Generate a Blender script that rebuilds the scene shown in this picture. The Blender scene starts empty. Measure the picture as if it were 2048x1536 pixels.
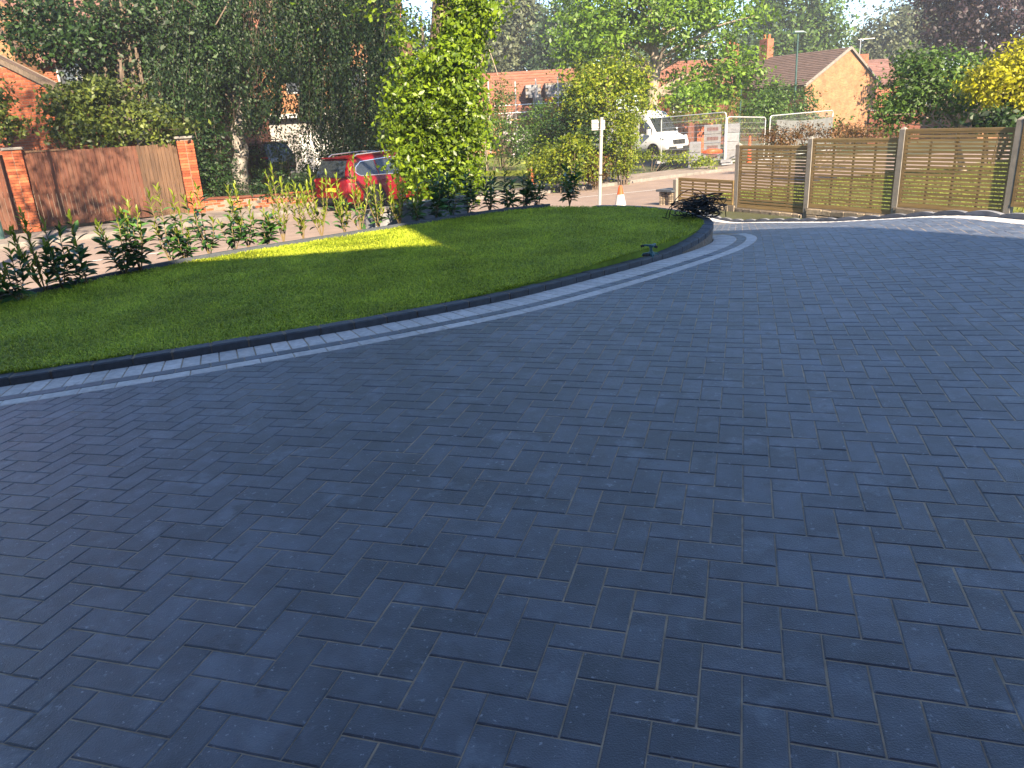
import bpy, bmesh, math, random
import numpy as np
from mathutils import Matrix, Vector
R_ = random.Random(11); NR = np.random.default_rng(7)
S = bpy.context.scene; C = S.collection
rad = math.radians
# ------------------------------------------------------------------ camera
FPX, PITCH, ROLL, CH = 1522.0, rad(19.3), rad(3.25), 1.382
_f = np.array([0, math.cos(PITCH), -math.sin(PITCH)]); _r0 = np.array([1.0, 0, 0]); _d0 = np.cross(_f, _r0)
_R = math.cos(ROLL)*_r0+math.sin(ROLL)*_d0; _D = -math.sin(ROLL)*_r0+math.cos(ROLL)*_d0
cam = bpy.data.cameras.new('camera'); cam.sensor_width = 36; cam.lens = FPX/2048*36
cam.clip_start = .05; cam.clip_end = 3000
co = bpy.data.objects.new('camera', cam); C.objects.link(co)
M = Matrix.Identity(4)
for i in range(3):
    M[i][0] = _R[i]; M[i][1] = -_D[i]; M[i][2] = -_f[i]
M[2][3] = CH; co.matrix_world = M; S.camera = co
# ------------------------------------------------------------------ light
SUN_EL, SUN_AZ = rad(33), math.atan2(.335, -.942)       # azimuth measured from +Y towards +X
SD = Vector((math.sin(SUN_AZ)*math.cos(SUN_EL), math.cos(SUN_AZ)*math.cos(SUN_EL), math.sin(SUN_EL)))
w = bpy.data.worlds.new('World'); S.world = w; w.use_nodes = True
nt = w.node_tree; bg = nt.nodes['Background']
sky = nt.nodes.new('ShaderNodeTexSky'); sky.sky_type = 'NISHITA'; sky.sun_disc = False
sky.sun_elevation = SUN_EL; sky.sun_rotation = SUN_AZ; sky.dust_density = .15; sky.air_density = .95; sky.ozone_density = 3.6; sky.altitude = 300
nt.links.new(sky.outputs[0], bg.inputs[0]); bg.inputs[1].default_value = .075
sl = bpy.data.lights.new('sun', 'SUN'); sl.energy = 5.0; sl.angle = rad(.5); sl.color = (1, .82, .60)
so = bpy.data.objects.new('sun', sl); C.objects.link(so); so.rotation_euler = SD.to_track_quat('Z', 'Y').to_euler()
so.location = (20, -20, 30)
S.view_settings.view_transform = 'Standard'; S.view_settings.look = 'None'; S.view_settings.gamma = 1
S.view_settings.use_curve_mapping = False; S.view_settings.exposure = 2.28
S.render.engine = 'CYCLES'; S.cycles.use_denoising = True; S.cycles.max_bounces = 6; S.cycles.transparent_max_bounces = 8
S.cycles.diffuse_bounces = 3; S.cycles.volume_bounces = 0; S.cycles.caustics_reflective = False; S.cycles.caustics_refractive = False
# ------------------------------------------------------------------ pixel <-> place (photo pixels 2048x1536)
def ray(px, py): return _f+_R*((px-1024)/FPX)+_D*((py-768)/FPX)
def at(px, py, Y):
    v = ray(px, py); return Vector(v*(Y/v[1]))+Vector((0, 0, CH))
def atZ(px, py, Z): return Vector(ray(px, py)*Z)+Vector((0, 0, CH))
def base(Y):
    Y = np.asarray(Y, float); a = .02136*Y-.0037*Y**2
    t = np.clip(Y-8.5, 0, 1); b = -.08612-.0415*t-.0785*t*t/2
    b = b-.12*np.clip(Y-9.5, 0, 4.8); u = np.clip((Y-14.3)/1.7, 0, 1); b = b-.12*1.7*(u-u*u/2)
    return np.where(Y < 8.5, a, b)
def g(X, Y):                                            # surface of the driveway
    X = np.asarray(X, float); Y = np.asarray(Y, float)
    q = np.clip(X-1, 0, 4.5); cr = .0075*q*q+.06*np.clip(X-5.5, 0, 3)
    k = 1-.65*np.clip((Y-8.5)/3, 0, 1); w_ = np.clip((16-Y)/2, 0, 1)
    return base(Y)+(cr*k-.007*np.clip(X, -5, 0)**2+.002*np.clip(X, -4, 4))*w_
def T(X, Y):                                            # street level, falling away to the right
    X = np.asarray(X, float); Y = np.asarray(Y, float)
    return -.845-(.04*np.clip(Y-18, 0, 10)+.006*np.clip(Y-28, 0, 40))*np.clip((X+9)/3, 0, 1)
def LZ(X, Y): return .045+.015*np.asarray(X, float)+.003*(np.asarray(Y, float)-6)
def hit(px, py, fz=T, off=0.0):
    v = ray(px, py); z = -.8
    for _ in range(25):
        t = (z+off-CH)/v[2]; p = v*t; z = float(fz(p[0], p[1]))
    return Vector((p[0], p[1], z+off))
# ------------------------------------------------------------------ materials
def mat(name, col, rough=.8, var=.25, scale=8, bump=0.0, bscale=60, spec=.3, metal=0.0, tint=None, island=0.0, trans=0.0, coat=0.0, stretch=None, spots=None):
    m = bpy.data.materials.new(name); m.use_nodes = True; n = m.node_tree.nodes; L = m.node_tree.links
    b = n['Principled BSDF']; b.inputs['Roughness'].default_value = rough; b.inputs['Metallic'].default_value = metal
    b.inputs['Specular IOR Level'].default_value = spec
    if coat: b.inputs['Coat Weight'].default_value = coat
    tc = n.new('ShaderNodeTexCoord'); src = n.new('ShaderNodeNewGeometry').outputs['Position'] if island else tc.outputs['Object']; src0 = src
    if stretch:
        mp = n.new('ShaderNodeMapping'); mp.inputs['Scale'].default_value = stretch; L.new(src, mp.inputs[0]); src = mp.outputs[0]
    nz = n.new('ShaderNodeTexNoise'); nz.inputs['Scale'].default_value = scale; nz.inputs['Detail'].default_value = 5
    L.new(src, nz.inputs['Vector'])
    mr = n.new('ShaderNodeMapRange'); mr.inputs[1].default_value = .3; mr.inputs[2].default_value = .7
    mr.inputs[3].default_value = 1-var; mr.inputs[4].default_value = 1+var; L.new(nz.outputs[0], mr.inputs[0])
    fac = mr.outputs[0]
    if island:
        ge = n.new('ShaderNodeNewGeometry'); oi = n.new('ShaderNodeObjectInfo')
        ad = n.new('ShaderNodeMath'); ad.operation = 'ADD'; L.new(ge.outputs['Random Per Island'], ad.inputs[0]); L.new(oi.outputs['Random'], ad.inputs[1])
        fr = n.new('ShaderNodeMath'); fr.operation = 'FRACT'; L.new(ad.outputs[0], fr.inputs[0]); rnd = fr.outputs[0]
        m2 = n.new('ShaderNodeMapRange'); m2.inputs[3].default_value = 1-island; m2.inputs[4].default_value = 1+island; L.new(rnd, m2.inputs[0])
        mu = n.new('ShaderNodeMath'); mu.operation = 'MULTIPLY'; L.new(fac, mu.inputs[0]); L.new(m2.outputs[0], mu.inputs[1]); fac = mu.outputs[0]
    base_c = None
    if tint:
        mx = n.new('ShaderNodeMix'); mx.data_type = 'RGBA'; mx.inputs[6].default_value = (*col, 1); mx.inputs[7].default_value = (*tint, 1)
        if island: L.new(rnd, mx.inputs[0])
        else:
            n2 = n.new('ShaderNodeTexNoise'); n2.inputs['Scale'].default_value = scale*.37; n2.inputs['Detail'].default_value = 3; L.new(src, n2.inputs['Vector'])
            m3 = n.new('ShaderNodeMapRange'); m3.inputs[1].default_value = .38; m3.inputs[2].default_value = .62; L.new(n2.outputs[0], m3.inputs[0]); L.new(m3.outputs[0], mx.inputs[0])
        base_c = mx.outputs[2]
    vm = n.new('ShaderNodeVectorMath'); vm.operation = 'SCALE'; L.new(fac, vm.inputs['Scale'])
    if base_c: L.new(base_c, vm.inputs[0])
    else: vm.inputs[0].default_value = col
    out = vm.outputs[0]
    if spots:                                           # (colour, scale, threshold): flecks and stains of the thing itself
        for sc_, ss, th, soft in spots:
            n3 = n.new('ShaderNodeTexNoise'); n3.inputs['Scale'].default_value = ss; n3.inputs['Detail'].default_value = 4; n3.inputs['Roughness'].default_value = .65
            L.new(src0, n3.inputs['Vector'])
            m4 = n.new('ShaderNodeMapRange'); m4.inputs[1].default_value = th; m4.inputs[2].default_value = th+soft; L.new(n3.outputs[0], m4.inputs[0])
            m5 = n.new('ShaderNodeMix'); m5.data_type = 'RGBA'; L.new(m4.outputs[0], m5.inputs[0]); L.new(out, m5.inputs[6]); m5.inputs[7].default_value = (*sc_, 1); out = m5.outputs[2]
    L.new(out, b.inputs['Base Color'])
    if bump:
        nb = n.new('ShaderNodeTexNoise'); nb.inputs['Scale'].default_value = bscale; nb.inputs['Detail'].default_value = 4; L.new(src, nb.inputs['Vector'])
        bp = n.new('ShaderNodeBump'); bp.inputs['Strength'].default_value = min(bump, 1); bp.inputs['Distance'].default_value = .01; L.new(nb.outputs[0], bp.inputs['Height']); L.new(bp.outputs[0], b.inputs['Normal'])
    if trans:
        tr = n.new('ShaderNodeBsdfTranslucent'); L.new(out, tr.inputs[0]); ms = n.new('ShaderNodeMixShader'); ms.inputs[0].default_value = trans
        L.new(b.outputs[0], ms.inputs[1]); L.new(tr.outputs[0], ms.inputs[2]); L.new(ms.outputs[0], n['Material Output'].inputs[0])
    return m
def leafmat(name, col, tint, trans=.4, rough=.5, var=.3, scale=.6, spec=.35):
    return mat(name, col, rough, var, scale, spec=spec, tint=tint, island=.35, trans=trans)
def brickmat(name, c1, c2, mortar, scale=1.0, bump=.4):
    m = bpy.data.materials.new(name); m.use_nodes = True; n = m.node_tree.nodes; L = m.node_tree.links; b = n['Principled BSDF']
    b.inputs['Roughness'].default_value = .85; b.inputs['Specular IOR Level'].default_value = .2
    tc = n.new('ShaderNodeTexCoord'); sx = n.new('ShaderNodeSeparateXYZ'); L.new(tc.outputs['Object'], sx.inputs[0])
    ad = n.new('ShaderNodeMath'); ad.operation = 'ADD'; L.new(sx.outputs[0], ad.inputs[0]); L.new(sx.outputs[1], ad.inputs[1])
    cx = n.new('ShaderNodeCombineXYZ'); L.new(ad.outputs[0], cx.inputs[0]); L.new(sx.outputs[2], cx.inputs[1])
    br = n.new('ShaderNodeTexBrick'); L.new(cx.outputs[0], br.inputs['Vector']); br.inputs['Color1'].default_value = (*c1, 1); br.inputs['Color2'].default_value = (*c2, 1); br.inputs['Mortar'].default_value = (*mortar, 1)
    br.inputs['Scale'].default_value = scale; br.inputs['Brick Width'].default_value = .225; br.inputs['Row Height'].default_value = .075; br.inputs['Mortar Size'].default_value = .006; br.inputs['Bias'].default_value = 0
    nz = n.new('ShaderNodeTexNoise'); nz.inputs['Scale'].default_value = 1.7; nz.inputs['Detail'].default_value = 6; L.new(tc.outputs['Object'], nz.inputs['Vector'])
    mr = n.new('ShaderNodeMapRange'); mr.inputs[1].default_value = .3; mr.inputs[2].default_value = .7; mr.inputs[3].default_value = .75; mr.inputs[4].default_value = 1.2; L.new(nz.outputs[0], mr.inputs[0])
    vm = n.new('ShaderNodeVectorMath'); vm.operation = 'SCALE'; L.new(br.outputs[0], vm.inputs[0]); L.new(mr.outputs[0], vm.inputs['Scale']); L.new(vm.outputs[0], b.inputs['Base Color'])
    bp = n.new('ShaderNodeBump'); bp.inputs['Strength'].default_value = bump; bp.inputs['Distance'].default_value = .01; bp.invert = True; L.new(br.outputs['Fac'], bp.inputs['Height']); L.new(bp.outputs[0], b.inputs['Normal'])
    return m
def glassmat(name, col=(.02, .025, .03), rough=.04):
    m = bpy.data.materials.new(name); m.use_nodes = True; b = m.node_tree.nodes['Principled BSDF']
    b.inputs['Base Color'].default_value = (*col, 1); b.inputs['Roughness'].default_value = rough; b.inputs['Specular IOR Level'].default_value = .9
    return m
m_pav = mat('charcoal_paving', (.047, .058, .083), .44, .28, 14, .35, 220, .6, island=.22, tint=(.055, .065, .088), spots=[((.095, .118, .160), 1.6, .52, .25), ((.10, .12, .155), 5, .57, .12), ((.22, .235, .27), 75, .64, .05), ((.17, .19, .23), 22, .66, .06), ((.03, .036, .05), 8, .62, .1)])
m_sand = mat('jointing_sand', (.33, .265, .19), .95, .3, 20, .3, 300, spots=[((.16, .135, .11), 3.5, .55, .2)])
m_lset = mat('pale_sett', (.46, .445, .43), .8, .16, 25, .25, 250, island=.10, spots=[((.22, .20, .18), 9, .62, .12)])
m_kerb = mat('charcoal_kerb', (.050, .058, .070), .6, .2, 25, .3, 250, island=.12)
m_mort = mat('mortar', (.17, .14, .11), .95, .25, 40, .3, 200)
m_soil = mat('soil', (.07, .05, .035), .95, .4, 12, .6, 60)
m_lawn = mat('turf', (.12, .18, .014), .9, .35, 9, .4, 80)
m_grass = mat('grass_blade', (.31, .43, .026), .5, .25, 1.6, spec=.3, tint=(.47, .50, .045), island=.42, trans=.42)
m_grass2 = mat('far_grass', (.085, .117, .012), .8, .35, 2.5, .8, 40, tint=(.117, .130, .019))
m_road = mat('road_tarmac', (.198, .149, .122), .88, .14, 3, .35, 90, spots=[((.165, .125, .106), .7, .52, .2), ((.238, .185, .152), 30, .62, .1)])
m_pave = mat('pavement_tarmac', (.180, .149, .124), .9, .2, 3, .3, 90, spots=[((.087, .074, .065), .8, .52, .2)])
m_flag = mat('concrete_flag', (.180, .156, .132), .9, .18, 5, .3, 90, island=.1)
m_kst = mat('kerb_concrete', (.161, .146, .130), .9, .2, 6, .3, 80, island=.1)
m_ground = mat('ground_earth', (.059, .059, .028), .95, .4, .6, .3, 30, tint=(.042, .059, .021))
m_white = mat('white_paint', (.446, .446, .432), .5, .05, 5)
m_brick = mat('red_brick', (.212, .049, .019), .85, .22, 20, .4, 120, island=.28, tint=(.264, .078, .032))
m_brickB = brickmat('red_brickwork', (.255, .083, .038), (.180, .053, .026), (.225, .165, .120))
m_brickO = brickmat('orange_brickwork', (.295, .145, .066), (.21, .092, .042), (.24, .17, .115), 1.0, .6)
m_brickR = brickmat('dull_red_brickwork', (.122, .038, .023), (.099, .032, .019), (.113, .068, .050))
m_tile = mat('brown_roof_tile', (.092, .060, .046), .85, .25, 3, .4, 30, stretch=(1, 1, 1), island=.12)
m_tileR = mat('red_roof_tile', (.168, .073, .045), .85, .22, 3, .4, 30, island=.12)
m_tileP = mat('plum_roof_tile', (.140, .073, .059), .85, .22, 3, .4, 30, island=.12)
m_conc = mat('concrete', (.189, .171, .150), .88, .15, 9, .3, 120)
m_slat = mat('treated_slat', (.225, .15, .066), .7, .22, 9, .25, 120, island=.3, stretch=(.25, .25, 4), tint=(.185, .13, .055))
m_gate = mat('stained_board', (0.103, 0.034, 0.017), .7, .25, 8, .3, 90, island=.22, stretch=(4, 4, .3), tint=(0.073, 0.030, 0.017))
m_gateO = mat('weathered_board', (0.080, 0.045, 0.025), .8, .3, 8, .3, 90, island=.25, stretch=(4, 4, .3))
m_stone = mat('rubble_stone', (.180, .150, .120), .9, .3, 14, .6, 60, island=.3, tint=(.225, .180, .128))
m_metal = mat('galvanised', (.62, .62, .60), .4, .1, 8, metal=.6, spec=.5)
m_post = mat('pale_grey_post', (.27, .265, .25), .5, .08, 8)
m_lamp = mat('dark_green_paint', (.025, .06, .055), .4, .1, 8, spec=.5)
m_bark = mat('bark', (.10, .075, .055), .95, .4, 12, .9, 25, stretch=(3, 3, .6))
m_barkL = mat('pale_bark', (.22, .18, .14), .9, .35, 6, .7, 25, stretch=(2, 2, .7))
m_birch = mat('birch_bark', (.27, .245, .215), .8, .2, 6, .5, 20, spots=[((.042, .033, .027), 4.5, .53, .05)])
m_stem = mat('green_stem', (.15, .11, .05), .7, .25, 12)
m_black = mat('black_plastic', (.010, .010, .011), .6, .2, 8, spec=.25)
m_rubber = mat('tyre_rubber', (.018, .018, .018), .85, .15, 8)
m_alloy = mat('alloy', (.45, .45, .46), .35, .05, 8, metal=.8)
m_chrome = mat('chrome_trim', (.75, .75, .74), .18, .03, 8, metal=.9, spec=.6)
m_red = mat('red_car_paint', (.13, .002, .005), .38, .04, 3, coat=.25, spec=.3)
m_dcar = mat('dark_car_paint', (.03, .022, .03), .3, .05, 3, coat=.9, spec=.5)
m_vanw = mat('white_van_paint', (.465, .473, .480), .35, .03, 3, coat=.6, spec=.5)
m_glass = glassmat('car_glass'); m_win = glassmat('window_glass', (.05, .06, .07), .06)
m_lred = mat('red_lamp', (.55, .012, .02), .15, .05, 8, coat=1)
m_lens = mat('lamp_lens', (.6, .62, .64), .12, .05, 8, coat=1)
m_plate = mat('yellow_plate', (.70, .50, .04), .4, .03, 8)
m_oran = mat('orange_plastic', (.525, .070, .017), .5, .08, 8)
m_teal = mat('teal_plastic', (.008, .075, .085), .4, .1, 8, spec=.5)
m_block = mat('grey_block', (.16, .165, .18), .92, .2, 8, .4, 80, island=.22)
m_wrap = mat('shrink_wrap', (.13, .13, .135), .35, .18, 6, .5, 20, spec=.5)
m_band = mat('printed_band', (.085, .045, .042), .6, .3, 12)
m_hbrick = mat('new_orange_brick', (.385, .091, .032), .8, .2, 12, island=.2)
m_timber = mat('new_timber', (.330, .216, .108), .8, .2, 10, stretch=(3, 3, .4), island=.1)
m_tarp = mat('grey_tarpaulin', (.108, .113, .110), .6, .2, 4, .4, 12)
m_ren = mat('white_render', (.27, .26, .245), .85, .08, 4)
m_rust = mat('terracotta', (.315, .098, .038), .85, .2, 10)
# leaves
l_ivy = leafmat('ivy_leaf', (.062, .125, .005), (.150, .215, .010), .42, .4)
l_lau = leafmat('laurel_leaf', (.028, .085, .022), (.055, .125, .025), .22, .28, spec=.6)
l_lauy = leafmat('laurel_new_leaf', (.13, .19, .016), (.18, .22, .022), .45, .35)
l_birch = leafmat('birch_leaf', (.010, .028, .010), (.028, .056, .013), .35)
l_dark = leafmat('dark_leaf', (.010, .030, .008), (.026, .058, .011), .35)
l_con = leafmat('conifer_spray', (.032, .056, .010), (.089, .111, .014), .3)
l_maple = leafmat('maple_leaf', (.068, .150, .010), (.125, .205, .014), .42)
l_yel = leafmat('golden_green_leaf', (.085, .155, .008), (.185, .205, .012), .42)
l_gold = leafmat('golden_leaf', (.27, .265, .008), (.33, .32, .012), .45)
l_grey = leafmat('greyish_leaf', (.058, .078, .038), (.095, .11, .055), .3)
l_blue = leafmat('bluish_conifer', (.030, .062, .028), (.055, .09, .034), .25)
l_mid = leafmat('mid_green_leaf', (.036, .085, .012), (.070, .125, .018), .4)
l_cop = leafmat('copper_leaf', (.014, .008, .012), (.028, .015, .018), .3)
l_hedge = leafmat('russet_hedge_leaf', (.078, .058, .013), (.111, .049, .016), .35)
l_flow = leafmat('white_petal', (.450, .432, .408), (.420, .360, .372), .3)
# ------------------------------------------------------------------ mesh helpers
class MB:
    def __init__(s): s.v = []; s.f = []
    def add(s, vs, fs):
        o = len(s.v); s.v += [tuple(v) for v in vs]; s.f += [tuple(i+o for i in f) for f in fs]
    def box(s, c, d, rz=0, M=None):
        x, y, z = d[0]/2, d[1]/2, d[2]/2
        vs = [(-x, -y, -z), (x, -y, -z), (x, y, -z), (-x, y, -z), (-x, -y, z), (x, -y, z), (x, y, z), (-x, y, z)]
        m = Matrix.Translation(c) @ (M if M else Matrix.Rotation(rz, 4, 'Z'))
        s.add([m @ Vector(v) for v in vs], [(0, 3, 2, 1), (4, 5, 6, 7), (0, 1, 5, 4), (1, 2, 6, 5), (2, 3, 7, 6), (3, 0, 4, 7)])
    def bar(s, a, b, wd, th):                          # a beam between two points
        a = Vector(a); b = Vector(b); d = b-a
        q = d.to_track_quat('X', 'Z').to_matrix().to_4x4(); s.box((a+b)/2, (d.length, wd, th), M=q)
    def tube(s, pts, rs, n=6, cap=True):
        pts = [Vector(p) for p in pts]; k = len(pts)
        if not hasattr(rs, '__len__'): rs = [rs]*k
        o = len(s.v); up = None
        for i, p in enumerate(pts):
            d = (pts[min(i+1, k-1)]-pts[max(i-1, 0)]).normalized()
            if up is None: up = d.orthogonal().normalized()
            up = (up-d*up.dot(d)); up = up.normalized() if up.length > 1e-5 else d.orthogonal().normalized()
            b = d.cross(up)
            for j in range(n):
                a = 2*math.pi*j/n; s.v.append(tuple(p+(up*math.cos(a)+b*math.sin(a))*rs[i]))
        for i in range(k-1):
            for j in range(n):
                a = o+i*n+j; b_ = o+i*n+(j+1) % n; s.f.append((a, b_, b_+n, a+n))
        if cap: s.f.append(tuple(o+j for j in range(n))[::-1]); s.f.append(tuple(o+(k-1)*n+j for j in range(n)))
    def prism(s, poly, z0, z1, ch=0.0):                # poly counter-clockwise; z0, z1 numbers or functions of (x, y)
        n = len(poly); fz = lambda z, p: float(z(*p)) if callable(z) else z
        cx = sum(p[0] for p in poly)/n; cy = sum(p[1] for p in poly)/n
        lo = [(p[0], p[1], fz(z0, p)) for p in poly]
        if ch:
            hi = [(p[0], p[1], fz(z1, p)-ch) for p in poly]; top = []
            for p in poly:
                dx, dy = cx-p[0], cy-p[1]; l = math.hypot(dx, dy) or 1; k = min(ch*1.5/l, .4)
                sx = ch*1.1*(1 if dx > 0 else -1); q = (p[0]+dx*k, p[1]+dy*k); top.append((q[0], q[1], fz(z1, p)))
            s.add(lo+hi+top, [(i, (i+1) % n, n+(i+1) % n, n+i) for i in range(n)]+[(n+i, n+(i+1) % n, 2*n+(i+1) % n, 2*n+i) for i in range(n)]+[tuple(range(2*n, 3*n))])
        else:
            hi = [(p[0], p[1], fz(z1, p)) for p in poly]
            s.add(lo+hi, [tuple(range(n))[::-1]]+[(i, (i+1) % n, n+(i+1) % n, n+i) for i in range(n)]+[tuple(range(n, 2*n))])
    def mesh(s, name):
        me = bpy.data.meshes.new(name); me.from_pydata(s.v, [], s.f); me.update(); return me
    def obj(s, name, m, parent=None, smooth=False, org=None):
        if org is not None:
            s.v = [(v[0]-org[0], v[1]-org[1], v[2]-org[2]) for v in s.v]
        me = s.mesh(name); me.materials.append(m)
        if smooth: me.shade_smooth()
        o = bpy.data.objects.new(name, me); C.objects.link(o)
        if parent: o.parent = parent
        if org is not None: o.location = org
        return o
def meshobj(name, me, parent=None, mw=None, loc=None):
    o = bpy.data.objects.new(name, me); C.objects.link(o)
    if parent: o.parent = parent
    if mw is not None: o.matrix_local = mw
    if loc is not None: o.location = loc
    return o
def np_mesh(name, v, f, m):
    me = bpy.data.meshes.new(name); nv, nf, k = len(v), len(f), f.shape[1]
    me.vertices.add(nv); me.vertices.foreach_set('co', np.asarray(v, np.float32).ravel())
    me.loops.add(nf*k); me.loops.foreach_set('vertex_index', np.asarray(f, np.int32).ravel())
    me.polygons.add(nf); me.polygons.foreach_set('loop_start', np.arange(0, nf*k, k, dtype=np.int32))
    me.update(calc_edges=True); me.materials.append(m); return me
def tag(o, label=None, cat=None, group=None, kind=None):
    if label: o['label'] = label
    if cat: o['category'] = cat
    if group: o['group'] = group
    if kind: o['kind'] = kind
    return o
def thing(name, label, cat, loc=(0, 0, 0), rz=0, group=None):
    o = bpy.data.objects.new(name, None); C.objects.link(o); o.location = loc; o.rotation_euler = (0, 0, rz); o.empty_display_size = .2
    return tag(o, label, cat, group)
def struct(o): o['kind'] = 'structure'; return o
def stuff(o): o['kind'] = 'stuff'; return o
def sheet(name, poly, fz, m, step=1.0, skirt=0.0, parent=None):
    bm = bmesh.new(); vs = [bm.verts.new((p[0], p[1], 0)) for p in poly]; bm.faces.new(vs)
    bmesh.ops.triangulate(bm, faces=bm.faces[:])
    xs = [p[0] for p in poly]; ys = [p[1] for p in poly]
    for ax, lo, hi in ((0, min(xs), max(xs)), (1, min(ys), max(ys))):
        k = lo+step
        while k < hi:
            c = (k, 0, 0) if ax == 0 else (0, k, 0); nrm = (1, 0, 0) if ax == 0 else (0, 1, 0)
            bmesh.ops.bisect_plane(bm, geom=bm.verts[:]+bm.edges[:]+bm.faces[:], plane_co=c, plane_no=nrm); k += step
    bmesh.ops.recalc_face_normals(bm, faces=bm.faces[:])
    if bm.faces and sum(f.normal.z for f in bm.faces) < 0: bmesh.ops.reverse_faces(bm, faces=bm.faces[:])
    if skirt:
        be = [e for e in bm.edges if len(e.link_faces) == 1]
        r = bmesh.ops.extrude_edge_only(bm, edges=be); low = {v for v in r['geom'] if isinstance(v, bmesh.types.BMVert)}
    else: low = set()
    for v in bm.verts: v.co.z = float(fz(v.co.x, v.co.y))-(skirt if v in low else 0)
    me = bpy.data.meshes.new(name); bm.to_mesh(me); bm.free(); me.materials.append(m)
    return meshobj(name, me, parent)
def spline(pts, step=.03):
    P = [np.array(p, float) for p in pts]; out = []
    for i in range(len(P)-1):
        a, b, c, d = P[max(i-1, 0)], P[i], P[i+1], P[min(i+2, len(P)-1)]; n = max(2, int(np.linalg.norm(c-b)/step))
        for k in range(n):
            t = k/n; out.append(.5*((2*b)+(-a+c)*t+(2*a-5*b+4*c-d)*t*t+(-a+3*b-3*c+d)*t**3))
    out.append(P[-1]); return np.array(out)
def inside(poly, x, y):
    poly = np.asarray(poly); x = np.asarray(x); y = np.asarray(y); r = np.zeros(x.shape, bool); j = len(poly)-1
    for i in range(len(poly)):
        xi, yi, xj, yj = *poly[i], *poly[j]; c = (yi > y) != (yj > y)
        with np.errstate(divide='ignore', invalid='ignore'):
            r ^= c & (x < (xj-xi)*(y-yi)/((yj-yi) if yj != yi else 1e-9)+xi)
        j = i
    return r
def leaves(cen, nor, size, asp=.55, fold=.25, droop=None):     # folded diamond leaves, two triangles each
    n = len(cen); nor = nor/np.maximum(np.linalg.norm(nor, axis=1, keepdims=True), 1e-6)
    t = NR.normal(size=(n, 3)) if droop is None else droop
    t = t-nor*np.sum(t*nor, 1, keepdims=True); t /= np.maximum(np.linalg.norm(t, axis=1, keepdims=True), 1e-6); b = np.cross(nor, t)
    s = np.broadcast_to(np.asarray(size, float).reshape(-1, 1), (n, 1)) if np.ndim(size) else np.full((n, 1), float(size))
    v = np.empty((n, 4, 3)); v[:, 0] = cen-t*s*.5; v[:, 2] = cen+t*s*.5
    mid = cen-t*s*.05+nor*s*fold*.4; v[:, 1] = mid-b*s*asp*.5-nor*s*fold*.4; v[:, 3] = mid+b*s*asp*.5-nor*s*fold*.4
    v[:, [0, 2]] += (nor*s*fold*.2)[:, None]
    i = np.arange(n)[:, None]*4; f = np.concatenate([i+np.array([[0, 1, 2]]), i+np.array([[0, 2, 3]])], 1).reshape(-1, 3)
    return v.reshape(-1, 3), f
def E(px, py, Y, rx, rz, ry=None):                      # an ellipsoid of a crown: centre pixel and depth, radii in pixels at that depth
    c = at(px, py, Y); k = Y/FPX*1.04; return (c.x, c.y, c.z, rx*k, (ry*k if ry else (rx+rz)/2*k), rz*k)
def clumps(ells, n, shell=.55):
    vol = np.array([(e[3]*e[4]*e[5])**.72 for e in ells]); pick = NR.choice(len(ells), n, p=vol/vol.sum()); A = np.array(ells)[pick]
    d = NR.normal(size=(n, 3)); d /= np.linalg.norm(d, axis=1, keepdims=True); r = (shell+(1-shell)*NR.random((n, 1)))**.8
    r = np.where(NR.random((n, 1)) < .22, NR.random((n, 1))**.5, r)
    return A[:, :3]+d*r*A[:, 3:6]*(1+.10*NR.normal(size=(n, 1))), d
def foliage(name, ells, nclump, per, csize, lsize, m, parent=None, shell=.55, flat=.75, hang=0.0, up=.5, kind=None):
    c, d = clumps(ells, nclump, shell)
    off = NR.normal(size=(nclump, per, 3))*csize*np.array([1, 1, flat])*(.6+.8*NR.random((nclump, 1, 1)))
    if hang: off[:, :, 2] -= hang*csize*NR.random((nclump, per))
    P = (c[:, None]+off).reshape(-1, 3); nn = (d[:, None]*.7+np.array([0, 0, up])+NR.normal(size=(nclump, per, 3))*.6).reshape(-1, 3)
    v, f = leaves(P, nn, lsize*(.5+1.0*NR.random(len(P))**1.3))
    o = meshobj(name, np_mesh(name, v, f, m), parent)
    if kind: o['kind'] = kind
    return o, c
def limbs(b, top, c, r, k=14, fork=.35, wob=.05):       # trunk from b to top and limbs to k of the clump centres
    mb = MB(); b = Vector(b); top = Vector(top); L = (top-b).length; n = 9
    pts = [b.lerp(top, i/(n-1))+Vector((R_.uniform(-1, 1), R_.uniform(-1, 1), 0))*wob*L*.3*(i > 0) for i in range(n)]
    mb.tube([pts[0]-Vector((0, 0, .25))]+pts, [r*1.35]+[r*(1.18 if i == 0 else 1-.72*i/(n-1)) for i in range(n)], 9)
    idx = NR.choice(len(c), min(k, len(c)), replace=False)
    for i in idx:
        e = Vector(c[i]); t = min(max((e.z-b.z)/max(L, .1)*.75, fork), .98)*(n-1); j = int(t); s = pts[j].lerp(pts[min(j+1, n-1)], t-j)
        m1 = s.lerp(e, .5)+Vector((R_.uniform(-.1, .1), R_.uniform(-.1, .1), R_.uniform(.0, .15)))*(e-s).length
        rr = max(r*(1-.7*t/(n-1))*.5, .015); mb.tube([s, s.lerp(m1, .5), m1, m1.lerp(e, .6), e], [rr, rr*.8, rr*.55, rr*.35, rr*.12], 5, False)
    return mb
def tree(name, label, cat, base_, top, r, ells, nclump, per, csize, lsize, lm, bm_=None, k=16, group=None, **kw):
    t = thing(name, label, cat, (0, 0, 0), group=group)
    o, c = foliage('crown', ells, nclump, per, csize, lsize, lm, t, **kw)
    limbs(base_, top, c, r, k).obj('trunk', bm_ or m_bark, t, True); return t
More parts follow.
